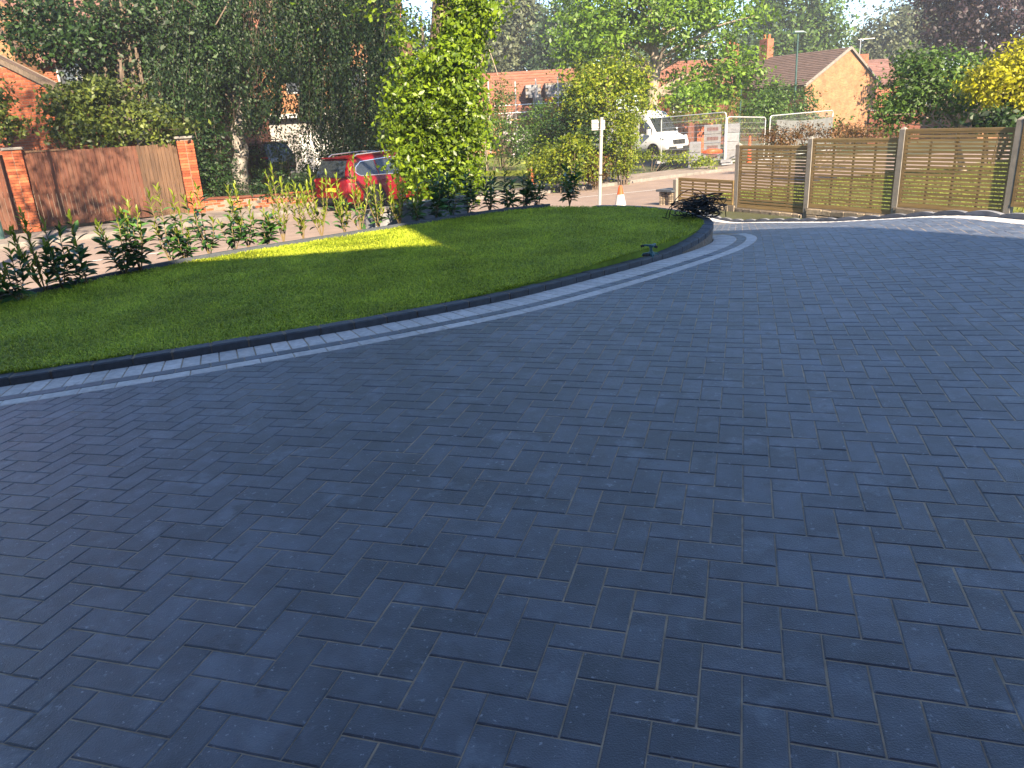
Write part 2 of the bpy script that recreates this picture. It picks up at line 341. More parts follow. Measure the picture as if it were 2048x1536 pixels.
def bush(name, label, ells, nclump, per, csize, lsize, lm, base_=None, cat='shrub', group=None, **kw):
    t = thing(name, label, cat, (0, 0, 0), group=group)
    o, c = foliage('foliage', ells, nclump, per, csize, lsize, lm, t, **kw)
    e = ells[0]; gz = float(T(e[0], e[1])) if base_ is None else base_; mb = MB()
    for i in NR.choice(len(c), min(12, len(c)), replace=False):
        q = Vector(c[i]); b = Vector((e[0]+(q.x-e[0])*.35, e[1]+(q.y-e[1])*.35, gz-.05)); mb.tube([b, b.lerp(q, .5)+Vector((0, 0, .05)), q], [.03, .02, .008], 4, False)
    mb.obj('stems', m_bark, t); return t
# tiled roofs with real courses
def roofplane(mb, e0, e1, r1, r0, n):
    e0, e1, r0, r1 = map(Vector, (e0, e1, r0, r1)); nn = (e1-e0).cross(r0-e0).normalized(); nn = nn if nn.z > 0 else -nn
    for k in range(n):
        a, b = k/n, (k+1.15)/n; A, B, Cc, Dd = e0.lerp(r0, a)+nn*.035, e1.lerp(r1, a)+nn*.035, e1.lerp(r1, min(b, 1)), e0.lerp(r0, min(b, 1)); A2, B2 = A-nn*.035, B-nn*.035
        mb.add([A, B, Cc, Dd, A2, B2], [(0, 1, 2, 3), (4, 5, 1, 0)])
def windowbox(p, a, w_, h, parent, fr=m_white, gl_=m_win, bars=1):      # p: centre on the wall, a: angle of the wall
    m_ = MB(); Rm = Matrix.Rotation(a, 4, 'Z'); o_ = []
    for dx, dz, ww, hh in ((0, h/2-.03, w_, .06), (0, -h/2+.03, w_, .06), (-w_/2+.03, 0, .06, h-.12), (w_/2-.03, 0, .06, h-.12))+tuple((w_*(k/(bars+1)-.5), 0, .04, h-.12) for k in range(1, bars+1)):
        m_.box(Vector(p)+Rm @ Vector((dx, -.02, dz)), (ww, .07, hh), a)
    f = m_.obj('window', fr, parent); m_ = MB(); m_.box(Vector(p), (w_-.05, .03, h-.05), a); m_.obj('pane', gl_, f); return f
# ================================================================== THE SETTING
def ground():
    xs = np.concatenate([[-700, -400, -200, -110], np.arange(-70, 101, 3.0), [140, 220, 420, 700]]); ys = np.concatenate([[-500, -200, -80], np.arange(-40, 130, 3.0), [160, 240, 420, 800]])
    X, Y = np.meshgrid(xs, ys); Z = T(X, Y)-.05; n = len(xs); v = np.stack([X, Y, Z], -1).reshape(-1, 3)
    i = np.arange(len(ys)-1)[:, None]*n+np.arange(n-1)[None]; f = np.stack([i, i+1, i+n+1, i+n], -1).reshape(-1, 4)
    struct(meshobj('ground', np_mesh('ground', v, f, m_ground)))
ground()
# kerb line on the far / left side of the street, from the near left to the far right
Fpx = [(0, 499), (193, 477), (400, 450), (560, 430), (760, 412), (900, 403), (1000, 396), (1172, 379), (1312, 360), (1450, 343), (1600, 327), (1800, 312)]
FK = [hit(*p) for p in Fpx]; FK = [(p.x, p.y) for p in FK]
d0 = np.array(FK[0])-np.array(FK[1]); d0 /= np.linalg.norm(d0)
FK = [tuple(np.array(FK[0])+d0*30), tuple(np.array(FK[0])+d0*8)]+FK
NKb = [(-9.5, -22), (-8.2, -5), (-6.9, 2), (-5.3, 6.6), (-3.2, 9.5), (-1.0, 11.6), (1.0, 13.0), (2.2, 15.2), (4.4, 18.0), (10, 22.5), (18, 28), (34, 38)]
struct(sheet('road', FK+NKb[::-1], lambda x, y: T(x, y)+.004, m_road, 1.5))
fk = spline(FK, .25)
def offs(path, d):
    t = np.gradient(path, axis=0); t /= np.linalg.norm(t, axis=1, keepdims=True); return path+np.stack([-t[:, 1], t[:, 0]], 1)*d
Pz = lambda x, y: T(x, y)+.105
pv = np.concatenate([offs(fk, .13), offs(fk, 2.2)[::-1]])
struct(sheet('pavement', [tuple(p) for p in pv[::4]], Pz, m_pave, 1.5, .2))
kb = MB()
L_ = np.concatenate([[0], np.cumsum(np.linalg.norm(np.diff(fk, axis=0), axis=1))])
kerbo = struct(tag(thing('street_kerb', 'pale concrete kerb along the far pavement', None), None)); del kerbo['label']
k0, k1 = offs(fk, 0), offs(fk, .128)
for q in range(int(L_[-1]/.92)):
    s0, s1 = q*.92, q*.92+.912; ip = lambda P, s: (np.interp(s, L_, P[:, 0]), np.interp(s, L_, P[:, 1]))
    if ip(fk, s0)[1] < 10 or ip(fk, s0)[0] > 14: continue
    m_ = MB(); m_.prism([ip(k1, s1), ip(k1, s0), ip(k0, s0), ip(k0, s1)][::1], lambda x, y: T(x, y)-.1, lambda x, y: T(x, y)+.112+.004*math.sin(x*3), .012); m_.obj('kerb_stone', m_kst, kerbo)
# a thin white line on the carriageway
pa, pb = hit(1150, 396), hit(1352, 376)
mk = MB()
for i in range(14):
    a = pa.lerp(pb, i/14); b = pa.lerp(pb, (i+1)/14); nn = Vector((-(pb-pa).y, (pb-pa).x, 0)).normalized()*.06
    mk.add([(q.x, q.y, float(T(q.x, q.y))+.009) for q in (a-nn, b-nn, b+nn, a+nn)], [(0, 1, 2, 3)])
struct(mk.obj('road_marking', m_white))
pa, pb = hit(0, 545), hit(330, 505); mk = MB()
for i in range(10):
    a = pa.lerp(pb, i/10); b = pa.lerp(pb, (i+1)/10); nn = Vector((-(pb-pa).y, (pb-pa).x, 0)).normalized()*.05
    mk.add([(q.x, q.y, float(T(q.x, q.y))+.009) for q in (a-nn, b-nn, b+nn, a+nn)], [(0, 1, 2, 3)])
struct(mk.obj('road_marking', m_white))
# ------------------------------------------------------------------ driveway and its border
KP = [(-6.4, 4.2), (-5.2, 4.33), (-4.2, 4.47), (-3.27, 4.63), (-2.59, 4.80), (-1.91, 5.02), (-1.02, 5.40), (-.06, 5.98), (.86, 6.83), (1.6, 7.62), (2.05, 8.15), (2.33, 8.6), (2.47, 9.05), (2.5, 9.6), (2.42, 10.0), (2.12, 10.7), (1.75, 11.1), (1.3, 11.4), (.75, 11.6), (.2, 11.5), (-.41, 11.2), (-.97, 10.85), (-1.76, 10.22), (-2.56, 9.64), (-3.32, 9.09), (-3.94, 8.46), (-4.42, 7.78), (-4.83, 7.2), (-5.1, 6.89), (-6.4, 5.6)]
KS = spline(KP[:18], .02); KL = np.concatenate([[0], np.cumsum(np.linalg.norm(np.diff(KS, axis=0), axis=1))])
kt = np.gradient(KS, axis=0); kt /= np.linalg.norm(kt, axis=1, keepdims=True); KN = np.stack([kt[:, 1], -kt[:, 0]], 1)   # outward, towards the drive
def K(s, o):
    x = np.interp(s, KL, KS[:, 0]); y = np.interp(s, KL, KS[:, 1]); nx = np.interp(s, KL, KN[:, 0]); ny = np.interp(s, KL, KN[:, 1]); l = math.hypot(nx, ny); return (x+nx/l*o, y+ny/l*o)
LAWN = [K(s_, -.115) for s_ in np.arange(0, KL[-1], .15)]+[tuple(p) for p in spline(KP[18:], .2)]
# right-hand edge of the drive: scalloped edging runs almost straight away from the house
EA, EB = atZ(1446, 433, 15.5), atZ(2002, 424, 8.2); ed = Vector((EA.x-EB.x, EA.y-EB.y)).normalized(); EN = Vector((-ed.y, ed.x))   # EN points to the left, over the drive
EO = Vector((EB.x, EB.y))
def Epos(s, o=0): q = EO+ed*s+EN*o; return (q.x, q.y)
s_end = (Vector((EA.x, EA.y))-EO).length
drive_poly = [(-7.4, 3.7)]+[K(s, .02) for s in np.arange(.1, KL[-1]-1.0, .3)]+[(2.1, 13.2), (2.6, 15.6), (4.2, 17.2), Epos(s_end+2.6), Epos(s_end), Epos(0), Epos(-4.5), (5.6, -3), (-7.4, -3)]
bed = struct(sheet('driveway', drive_poly, lambda x, y: g(x, y)-.0027, m_sand, .5))
YAW, OX, OY, U = -.29798, -.26757, 1.70318, .1015
cu, su = math.cos(YAW), math.sin(YAW)
def uv(i, j): return (i*U*cu-j*U*su+OX, i*U*su+j*U*cu+OY)
def block_mesh():
    m_ = MB(); a, b = .1001, .0494
    lo = [(-a, -b), (a, -b), (a, b), (-a, b)]; i_ = .0042
    hi = [(-a+i_, -b+i_), (a-i_, -b+i_), (a-i_, b-i_), (-a+i_, b-i_)]
    m_.add([(x, y, -.03) for x, y in lo]+[(x, y, -.0035) for x, y in lo]+[(x, y, 0) for x, y in hi], [(0, 1, 5, 4), (1, 2, 6, 5), (2, 3, 7, 6), (3, 0, 4, 7), (4, 5, 9, 8), (5, 6, 10, 9), (6, 7, 11, 10), (7, 4, 8, 11), (8, 9, 10, 11)])
    me = m_.mesh('paving_block'); me.materials.append(m_pav); return me
def lay_blocks():
    me = block_mesh(); cand = []
    for j in range(-40, 175):
        for i in range(-95, 95):
            s = (i+j) % 4
            if s == 0: cand.append((i, j, 0))
            elif s == 2: cand.append((i, j, 1))
    full = []; cut = []
    for i, j, o in cand:
        c = uv(i+1, j+.5) if o == 0 else uv(i+.5, j+1)
        if not (-7 < c[0] < 9.5 and -1.2 < c[1] < 17.2): continue
        v = Vector((c[0], c[1], float(g(*c))-CH)); z = v.dot(Vector(_f))
        if z < .3: continue
        px = 1024+FPX*v.dot(Vector(_R))/z; py = 768+FPX*v.dot(Vector(_D))/z
        if not (-2600 < px < 5200 and 380 < py < 7000): continue
        L = .1001; W = .0494; a = YAW if o == 0 else YAW+math.pi/2; ca, sa = math.cos(a), math.sin(a)
        P = [(c[0]+x*ca-y*sa, c[1]+x*sa+y*ca) for x, y in ((-L, -W), (L, -W), (L, W), (-L, W))]
        k = int(np.argmin((KS[:, 0]-c[0])**2+(KS[:, 1]-c[1])**2)); nx, ny = KN[k]; ox, oy = KS[k][0]+nx*.490, KS[k][1]+ny*.490
        sd = [(p[0]-ox)*nx+(p[1]-oy)*ny for p in P]
        if k < 2 or (c[0] < 2.2 and c[1] > 10.8): 
            if c[0] < 2.7 and c[1] > 10.3 and k >= len(KS)-150: continue
        eo = Vector(Epos(0, .212)); sd2 = [(Vector(p)-eo).dot(EN) for p in P]
        if max(sd) <= .004 or max(sd2) <= .004: continue
        far = (px < -60 or px > 2110 or py > 1600)
        if min(sd) > 0 and min(sd2) > 0: full.append((z+(50 if far else 0), c, a, px, py))
        else:
            Q = P
            for fn in ((lambda p: (p[0]-ox)*nx+(p[1]-oy)*ny), (lambda p: (Vector(p)-eo).dot(EN))):
                N_ = []
                for q in range(len(Q)):
                    A, B = Q[q], Q[(q+1) % len(Q)]; da, db = fn(A), fn(B)
                    if da >= 0: N_.append(A)
                    if (da >= 0) != (db >= 0): t = da/(da-db); N_.append((A[0]+(B[0]-A[0])*t, A[1]+(B[1]-A[1])*t))
                Q = N_
                if len(Q) < 3: break
            if len(Q) >= 3: cut.append(Q)
    full.sort(key=lambda t: t[0]); mb = MB()
    for n, (z, c, a, px, py) in enumerate(full):
        gx = (float(g(c[0]+.05, c[1]))-float(g(c[0]-.05, c[1])))/.1+R_.gauss(0, .004); gy = (float(g(c[0], c[1]+.05))-float(g(c[0], c[1]-.05)))/.1+R_.gauss(0, .004)
        x = Vector((math.cos(a), math.sin(a), gx*math.cos(a)+gy*math.sin(a))).normalized(); nz = Vector((-gx, -gy, 1)).normalized(); y = nz.cross(x)
        mw = Matrix(((x.x, y.x, nz.x, c[0]), (x.y, y.y, nz.y, c[1]), (x.z, y.z, nz.z, float(g(*c))+R_.gauss(0, .0005)), (0, 0, 0, 1)))
        if n < 300: meshobj('paving_block', me, bed, mw)
        else: mb.add([mw @ v.co for v in me.vertices], [tuple(p.vertices) for p in me.polygons])
    for Q in cut: mb.prism(Q, lambda x, y: g(x, y)-.03, lambda x, y: g(x, y), .004)
    stuff(mb.obj('paving_blocks', m_pav, bed))
lay_blocks()
# border: a soldier course of pale setts, a dark stretcher course and a pale stretcher course
border = struct(thing('paving_border', None, None))
def sett(s0, s1, o0, o1, m, nm='border_sett', dz=0.0):
    n = 2; P = [K(s0+(s1-s0)*i/n, o1) for i in range(n+1)]+[K(s1-(s1-s0)*i/n, o0) for i in range(n+1)]
    A = sum(P[i][0]*P[(i+1) % len(P)][1]-P[(i+1) % len(P)][0]*P[i][1] for i in range(len(P)))
    if A < 0: P = P[::-1]
    m_ = MB(); m_.prism(P, lambda x, y: g(x, y)-.03, lambda x, y: g(x, y)+dz, .0045); c = (sum(p[0] for p in P)/len(P), sum(p[1] for p in P)/len(P)); return m_.obj(nm, m, border, org=(c[0], c[1], float(g(*c))))
sA, sB = 1.0, KL[-1]-2.2
for q in range(int((sB-sA)/.113)): sett(sA+q*.113+.004, sA+q*.113+.1095, .006, .262, m_lset, dz=R_.gauss(.0006, .0006))
for q in range(int((sB-sA)/.203)):
    sett(sA+q*.203+.0015, sA+q*.203+.2015, .267, .365, m_pav, 'dark_border_sett', R_.gauss(.0006, .0005)); sett(sA+.09+q*.203+.0015, sA+.09+q*.203+.2015, .370, .487, m_lset, dz=R_.gauss(.0006, .0006))
# pale stretcher course along the scalloped edging
for q in range(-14, int(s_end/.203)+8):
    P = [Epos(q*.203+.0015, .208), Epos(q*.203+.0015, .012), Epos(q*.203+.2015, .012), Epos(q*.203+.2015, .208)]
    for a, b in ((.012, .108), (.111, .208)):
        P = [Epos(q*.203+.0015, b), Epos(q*.203+.0015, a), Epos(q*.203+.2015, a), Epos(q*.203+.2015, b)][::-1]
        m_ = MB(); m_.prism(P, lambda x, y: g(x, y)-.03, lambda x, y: g(x, y)+.002, .0045); m_.obj('border_sett', m_lset, border, org=(P[0][0], P[0][1], float(g(*P[0]))))
# kerb round the lawn
kerb = struct(thing('lawn_kerb', None, None))
def ktop(x, y):
    b = float(g(x, y))+.052; t = min(max((y-7.7)/1.0, 0), 1); return b*(1-t)+(.105)*t if x > 1 or y > 8 else b
mm = MB(); q = 0; s = .3
n_ = 60
prev = None
for i in range(n_):
    s0 = .3+(KL[-1]-.4)*i/n_; s1 = .3+(KL[-1]-.4)*(i+1)/n_
    P = [K(s0, -.004), K(s1, -.004), K(s1, -.112), K(s0, -.112)]; A = sum(P[k][0]*P[(k+1) % 4][1]-P[(k+1) % 4][0]*P[k][1] for k in range(4))
    if A < 0: P = P[::-1]
    mm.prism(P, lambda x, y: g(x, y)-.1, lambda x, y: ktop(x, y)-.004)
mm.obj('mortar', m_mort, kerb)
s = .3
while s < KL[-1]-.3:
    Ls = .245 if s < 6 else .2; s1 = s+Ls-R_.uniform(.006, .014); n = 2
    P = [K(s+(s1-s)*i/n, .002) for i in range(n+1)]+[K(s1-(s1-s)*i/n, -.118) for i in range(n+1)]
    A = sum(P[i][0]*P[(i+1) % len(P)][1]-P[(i+1) % len(P)][0]*P[i][1] for i in range(len(P)))
    if A < 0: P = P[::-1]
    c = K(s+Ls/2, -.06); wall = c[1] > 7.9 and c[0] > 1; jz = R_.gauss(0, .0015); m_ = MB()
    m_.prism(P, (lambda x, y: ktop(x, y)-.06) if wall else (lambda x, y: g(x, y)-.08), lambda x, y: ktop(x, y)+jz, .008); m_.obj('kerb_stone', m_kerb, kerb, org=(c[0], c[1], ktop(*c)))
    if wall:                                            # facing stones and red bricks that show under the coping where the drive drops away
        zt = ktop(*c)-.064; zb = float(g(*c)); h = zt-zb; k = max(1, round(h/.07)); Q = [K(s, -.006), K(s1, -.006), K(s1, -.11), K(s, -.11)]
        A = sum(Q[i][0]*Q[(i+1) % 4][1]-Q[(i+1) % 4][0]*Q[i][1] for i in range(4)); Q = Q if A > 0 else Q[::-1]
        for r in range(k):
            m_ = MB(); m_.prism(Q, lambda x, y, r=r: zb-.03+(h+.03)*r/k, lambda x, y, r=r: zb-.03+(h+.03)*(r+1)/k-.007, .005); m_.obj('wall_brick', m_brick if (r < k-1 and c[1] > 8.5) or (r == 0 and c[1] > 8.4) else m_stone, kerb)
    s += Ls
# lawn
lawn = struct(sheet('lawn', LAWN, LZ, m_lawn, .4, .3))
def grass():
    lp = np.array(LAWN); N = 600000; x = NR.uniform(-6.4, 2.6, N); y = NR.uniform(4.1, 12.2, N); d = np.hypot(x, y)
    keep = inside(lp, x, y) & (NR.random(N) < np.clip(1.25-(d-4.5)*.10, .45, 1)); x, y = x[keep], y[keep]; n = len(x)
    patch = .5+.25*np.sin(x*2.1+np.sin(y*1.7)*1.3)*np.cos(y*2.6+np.sin(x*1.1))+.25*np.sin(x*7.3+np.sin(y*6.1)*1.7)*np.cos(y*8.2+np.sin(x*5.3)*1.4)
    h = (.014+.020*NR.random(n)**1.5)*(.7+.6*patch); a = NR.random(n)*6.283
    L = (.030+.035*NR.random(n))*(.8+.4*patch); wd = .0020+.0018*NR.random(n); z = LZ(x, y)
    la = NR.normal(size=n)*1.3+np.sin(x*3.3+y*1.8)*1.5+np.sin(y*4.7-x*2.2)*1.5+.6
    cx, cy = np.cos(la), np.sin(la); bx, by = -cy*wd, cx*wd
    v = np.empty((n, 5, 3)); v[:, 0] = np.stack([x-bx, y-by, z], 1); v[:, 1] = np.stack([x+bx, y+by, z], 1)
    mx, my, mz = x+cx*L*.45, y+cy*L*.45, z+h
    v[:, 2] = np.stack([mx+bx, my+by, mz], 1); v[:, 3] = np.stack([mx-bx, my-by, mz], 1); v[:, 4] = np.stack([x+cx*L, y+cy*L, z+h*(.35+.8*NR.random(n))], 1)
    i = np.arange(n)[:, None]*5; f = np.concatenate([i+np.array([[0, 1, 2]]), i+np.array([[0, 2, 3]]), i+np.array([[3, 2, 4]])], 1).reshape(-1, 3)
    stuff(meshobj('grass', np_mesh('grass', v.reshape(-1, 3), f, m_grass), lawn))
grass()
# dark timber edging on the street side of the lawn, and the bank below it
eg = MB(); be = spline(KP[18:], .5)
for a, b in zip(be[:-1], be[1:]):
    eg.bar((a[0]-.03, a[1]+.03, float(LZ(*a))-.01), (b[0]-.03, b[1]+.03, float(LZ(*b))-.01), .05, .13)
tag(eg.obj('lawn_edging', m_kerb), 'dark edging strip behind the laurels along the street side of the lawn', 'edging')
struct(sheet('planting_bank', [tuple(p) for p in be]+[tuple(p) for p in offs(be, -.35)[::-1]] if False else [tuple(p) for p in be]+[(p[0]-.28, p[1]+.25) for p in be[::-1]], lambda x, y: -.25, m_soil, 1, .7))
# ================================================================== THE HOUSE BEHIND THE CAMERA (unseen; outline shaped to cast the shade over drive and lawn)
def own_house():
    t = thing('brick_house', 'unseen brick house behind the viewer, shaped to shade the drive and the lawn', 'house')
    for x0, x1, y1, h, rg in ((-9.0, 2.88, -1.5, 7.12, -5.2),):
        m_ = MB(); m_.box(((x0+x1)/2, (y1-9)/2, h/2-.4), (x1-x0, 9+y1, h+.6-.0)); m_.obj('wall', m_brickB, t)
        m_ = MB(); zt = h-.08; ym = (y1-9)/2; roofplane(m_, (x1, y1+.02, zt), (x0, y1+.02, zt), (x0, ym, zt+1.5), (x1, ym, zt+1.5), 12); roofplane(m_, (x0, -9.02, zt), (x1, -9.02, zt), (x1, ym, zt+1.5), (x0, ym, zt+1.5), 12)
        m_.add([(x0, y1, zt), (x0, -9, zt), (x0, ym, zt+1.5), (x1, y1, zt), (x1, -9, zt), (x1, ym, zt+1.5)], [(0, 2, 1), (3, 4, 5)]); m_.obj('roof', m_tileR, t)
    P = [(2.9, -1.42), (5.5, -9), (7.72, -9), (7.72, -1.42)]; m_ = MB(); m_.prism(P, -.7, 9.9); m_.obj('wall', m_brickB, t)
    m_ = MB(); m_.add([(p[0], p[1], 9.903) for p in P]+[(6.2, -5, 11.4)], [(0, 1, 4), (1, 2, 4), (2, 3, 4), (3, 0, 4), (3, 2, 1, 0)]); m_.obj('roof', m_tileR, t)
    for x, z, w_, hh in ((-6.5, 1.4, 1.8, 1.2), (-6.5, 3.9, 1.8, 1.1), (-2.6, 3.9, 1.6, 1.1), (4.6, 1.4, 2.2, 1.3), (4.6, 4.2, 2.0, 1.2), (7.3, 4.2, 1.2, 1.2)): windowbox((x, -1.47 if x < 2.9 else -1.39, z), math.pi, w_, hh, t)
    m_ = MB(); m_.box((-.9, -1.46, 1.0), (.95, .08, 2.05)); m_.obj('door', m_lamp, t)
own_house()
# ================================================================== SCALLOPED EDGING AND FENCE ON THE RIGHT
ed_t = thing('scalloped_edging', 'row of dark scallop-topped concrete edging units along the right side of the drive', 'edging')
SP = .545
for q in range(-6, int(s_end/SP)+4):
    s0 = q*SP; m_ = MB(); n = 10; fr, bk = [], []
    for k in range(n+1):
        s = s0+.004+(SP-.008)*k/n; u = 2*k/n-1; h = .034+.026*(1-abs(u)**2.3)
        for o, L in ((0.0, fr), (-.055, bk)):
            x, y = Epos(s, o); L.append((x, y, float(g(x, y)), h))
    v = []
    for L in (fr, bk): v += [(p[0], p[1], p[2]-.06) for p in L]+[(p[0], p[1], p[2]+p[3]) for p in L]
    N1 = n+1; F = []
    for k in range(n):
        F += [(k+1, k, N1+k, N1+k+1), (2*N1+k, 2*N1+k+1, 3*N1+k+1, 3*N1+k), (N1+k+1, N1+k, 3*N1+k, 3*N1+k+1)]
    F += [(0, 2*N1, 3*N1, N1), (2*N1-1-n+n-n, 0, 0)] [:1]+[(2*N1+n, n, N1+n, 3*N1+n)]
    m_.add(v, F); m_.obj('edging_unit', m_block, ed_t, org=fr[0][:3])
FZ = [12*(1+.14*i) for i in range(-1, 5)]; FX = [.657*12-.08*12*i for i in range(-1, 5)]
post_px = {4: (1352, 356, 405), 3: (1476, 288, 412), 2: (1619, 276, 414), 1: (1800, 257, 412), 0: (2031, 237, 414), -1: (2330, 205, 420)}
FP = []
for i in range(-1, 5):
    px, yt, yb = post_px[i]; Z = 12*(1+.14*i); m = atZ(px, (yt+yb)/2, Z); top = m.z+(yb-yt)/2/FPX*Z; FP.append((m.x, m.y, top, m.z-(yb-yt)/2/FPX*Z))
FPl = {i-1: FP[i] for i in range(6)}
# keep the posts on one straight line
A0, A4 = Vector(FPl[0][:2]), Vector(FPl[4][:2]); fdir = (A0-A4).normalized(); frot = math.atan2(fdir.y, fdir.x)
pl = {4: 'shortest concrete fence post, beside the stone pillar by the road', 3: 'concrete fence post between the low panel and the first tall panel', 2: 'concrete fence post, middle one of the five in view', 1: 'concrete fence post second from the right edge of the photo', 0: 'tallest concrete fence post at the right edge of the photo', -1: None}
for i in range(0, 5):
    x, y, zt, zb = FPl[i]; zb = float(T(x, y))-.1 if i > 1 else zb-.6
    m_ = MB(); w2 = .052; h = zt-.05
    m_.add([(sx*w2, sy*w2, 0) for sx, sy in ((-1, -1), (1, -1), (1, 1), (-1, 1))]+[(sx*w2, sy*w2, h-zb) for sx, sy in ((-1, -1), (1, -1), (1, 1), (-1, 1))]+[(0, 0, h-zb+.05)], [(0, 1, 5, 4), (1, 2, 6, 5), (2, 3, 7, 6), (3, 0, 4, 7), (4, 5, 8), (5, 6, 8), (6, 7, 8), (7, 4, 8)])
    o = m_.obj('fence_post', m_conc); o.location = (x, y, zb); o.rotation_euler = (0, 0, frot); tag(o, pl[i], 'post', 'concrete posts of the slatted fence')
pan = {3: ('low slatted fence panel on the stone wall nearest the road', (1352, 356), .54), 2: ('tall slatted fence panel right of the low one, pinkish road behind its left end', (1484, 291), 1.33), 1: ('tall slatted fence panel in the middle of the row, second from the right', (1630, 277), 1.34), 0: ('tall slatted fence panel largest in view, between the two posts farthest right', (1812, 258.5), 1.34), -1: ('slatted fence panel cut off by the right edge of the photo', (2046, 236), 1.34)}
slat_me = {}
for i in range(3, -2, -1):
    a, b = Vector(FPl[i+1][:2]), Vector(FPl[i][:2]); ln = (b-a).length-.12; c = (a+b)/2; zt = at(*pan[i][1], a.y-.1).z; h = pan[i][2]
    t = thing('slatted_fence', pan[i][0], 'fence', (c.x, c.y, zt-h), frot, 'slatted panels of the fence')
    n = round((h-.10)/.0625); key = round(ln, 2); m_ = MB(); m_.box((0, 0, 0), (ln, .016, .0455)); me = m_.mesh('slat'); me.materials.append(m_slat)
    for k in range(n):
        meshobj('slat', me, t, Matrix.Translation((R_.gauss(0, .001), -.014, .062+(h-.12)*k/(n-1) if n > 1 else .06)) @ Matrix.Rotation(R_.gauss(0, .002), 4, 'Y'))
    for z in (.022, h-.02): m_ = MB(); m_.box((0, 0, z), (ln, .05, .045)); m_.obj('rail', m_slat, t)
    for k in range(5):
        m_ = MB(); m_.box((-ln/2+.025+(ln-.05)*k/4, .014 if 0 < k < 4 else .0, h/2), (.03 if 0 < k < 4 else .045, .03 if 0 < k < 4 else .045, h-.092)); m_.obj('batten', m_slat, t)
# rubble stone wall under the panels, stones laid one by one
sw = thing('stone_wall', 'low rubble stone wall under the slatted fence', 'wall')
for i in range(3, -1, -1):
    a, b = Vector(FPl[i+1][:2]), Vector(FPl[i][:2]); zt = at(*pan[i][1], a.y-.1).z-pan[i][2]-.01; zb = zt-(.42 if i == 3 else .34); dd = (b-a).normalized(); nn = Vector((-dd.y, dd.x)); L = (b-a).length
    m_ = MB(); cc = (a+b)/2; m_.box((cc.x+nn.x*.03, cc.y+nn.y*.03, (zt+zb)/2-.4), (L, .16, zt-zb+.8), frot); m_.obj('mortar_bed', m_mort, sw)
    z = zt
    for r in range(3):
        hh = (zt-zb)/3; s = .06
        while s < L-.08:
            w_ = min(R_.uniform(.14, .38), L-.06-s); q = a+dd*(s+w_/2)+nn*-.055; bz = R_.uniform(.85, 1)
            m_ = MB(); m_.prism([(-w_/2+.006, -.03), (w_/2-.006, -.03-R_.uniform(0, .012)), (w_/2-.006, .03), (-w_/2+.006, .03)], 0, hh*bz-.008, .012); o = m_.obj('stone', m_stone, sw); o.location = (q.x, q.y, z-hh); o.rotation_euler = (R_.gauss(0, .03), R_.gauss(0, .03), frot); s += w_
        z -= hh
# pillar at the end of the wall
pp = at(1340, 409, 19.4); pt = at(1340, 378, 19.4).z
pr_ = thing('stone_pillar', 'short rubble stone pillar with a slate cap at the road end of the fence', 'pillar', (pp.x, pp.y, float(T(pp.x, pp.y))), frot+.15)
hz_ = pt-float(T(pp.x, pp.y)); m_ = MB(); m_.box((0, 0, hz_/2-.05), (.3, .3, hz_-.1)); m_.obj('core', m_mort, pr_)
for r in range(6):
    for sx in (-1, 1):
        for fc in range(4):
            a = fc*math.pi/2; wv = R_.uniform(.13, .2); m_ = MB(); m_.box((0, 0, 0), (wv, .06, (hz_-.06)/6-.014)); o = m_.obj('stone', m_stone, pr_)
            o.location = Matrix.Rotation(a, 3, 'Z') @ Vector((sx*(.18-wv/2+.02), -.15, (hz_-.06)*(r+.5)/6)); o.rotation_euler = (0, 0, a)
m_ = MB(); m_.box((0, 0, hz_-.025), (.5, .5, .05)); m_.obj('cap', m_kerb, pr_)
# neighbour's lawn behind the fence
f0, f4 = Vector(FPl[-1][:2]), Vector(FPl[4][:2]); nv = Vector((math.sin(frot), -math.cos(frot)))
nl = [(f0.x+.3, f0.y-3), (f0.x+.25, f0.y+.1), (f4.x+.25, f4.y+.1), (f4.x+1.3, f4.y+.9), (9.5, 23), (17.5, 28.5), (26, 33), (40, 38), (40, 8), (14.5, 7.5)]
def nz(x, y): return float(T(x, y))+.16+.045*max(0, x-8)*max(0, min(1, (26-y)/8))
struct(sheet('neighbour_lawn', nl, nz, m_grass2, 1.5, .5))
def tuft_lawn(name, poly, fz, n, h, m, parent=None):
    p = np.array(poly); x = NR.uniform(p[:, 0].min(), p[:, 0].max(), n); y = NR.uniform(p[:, 1].min(), p[:, 1].max(), n); k = inside(p, x, y); x, y = x[k], y[k]; n = len(x)
    z = np.array([fz(a, b) for a, b in zip(x, y)]); a = NR.random(n)*6.28; hh = h*(.6+.8*NR.random(n)); wd = .02; v = np.empty((n, 3, 3))
    v[:, 0] = np.stack([x-np.cos(a)*wd, y-np.sin(a)*wd, z-.01], 1); v[:, 1] = np.stack([x+np.cos(a)*wd, y+np.sin(a)*wd, z-.01], 1); b = NR.normal(size=(n, 2))*hh[:, None]*.6; v[:, 2] = np.stack([x+b[:, 0], y+b[:, 1], z+hh], 1)
    stuff(meshobj(name, np_mesh(name, v.reshape(-1, 3), np.arange(n*3).reshape(-1, 3), m), parent))
tuft_lawn('grass_tufts', [(f0.x, f0.y), (f4.x+.4, f4.y), (17, 28), (26, 32), (26, 14)], nz, 60000, .06, m_grass2)
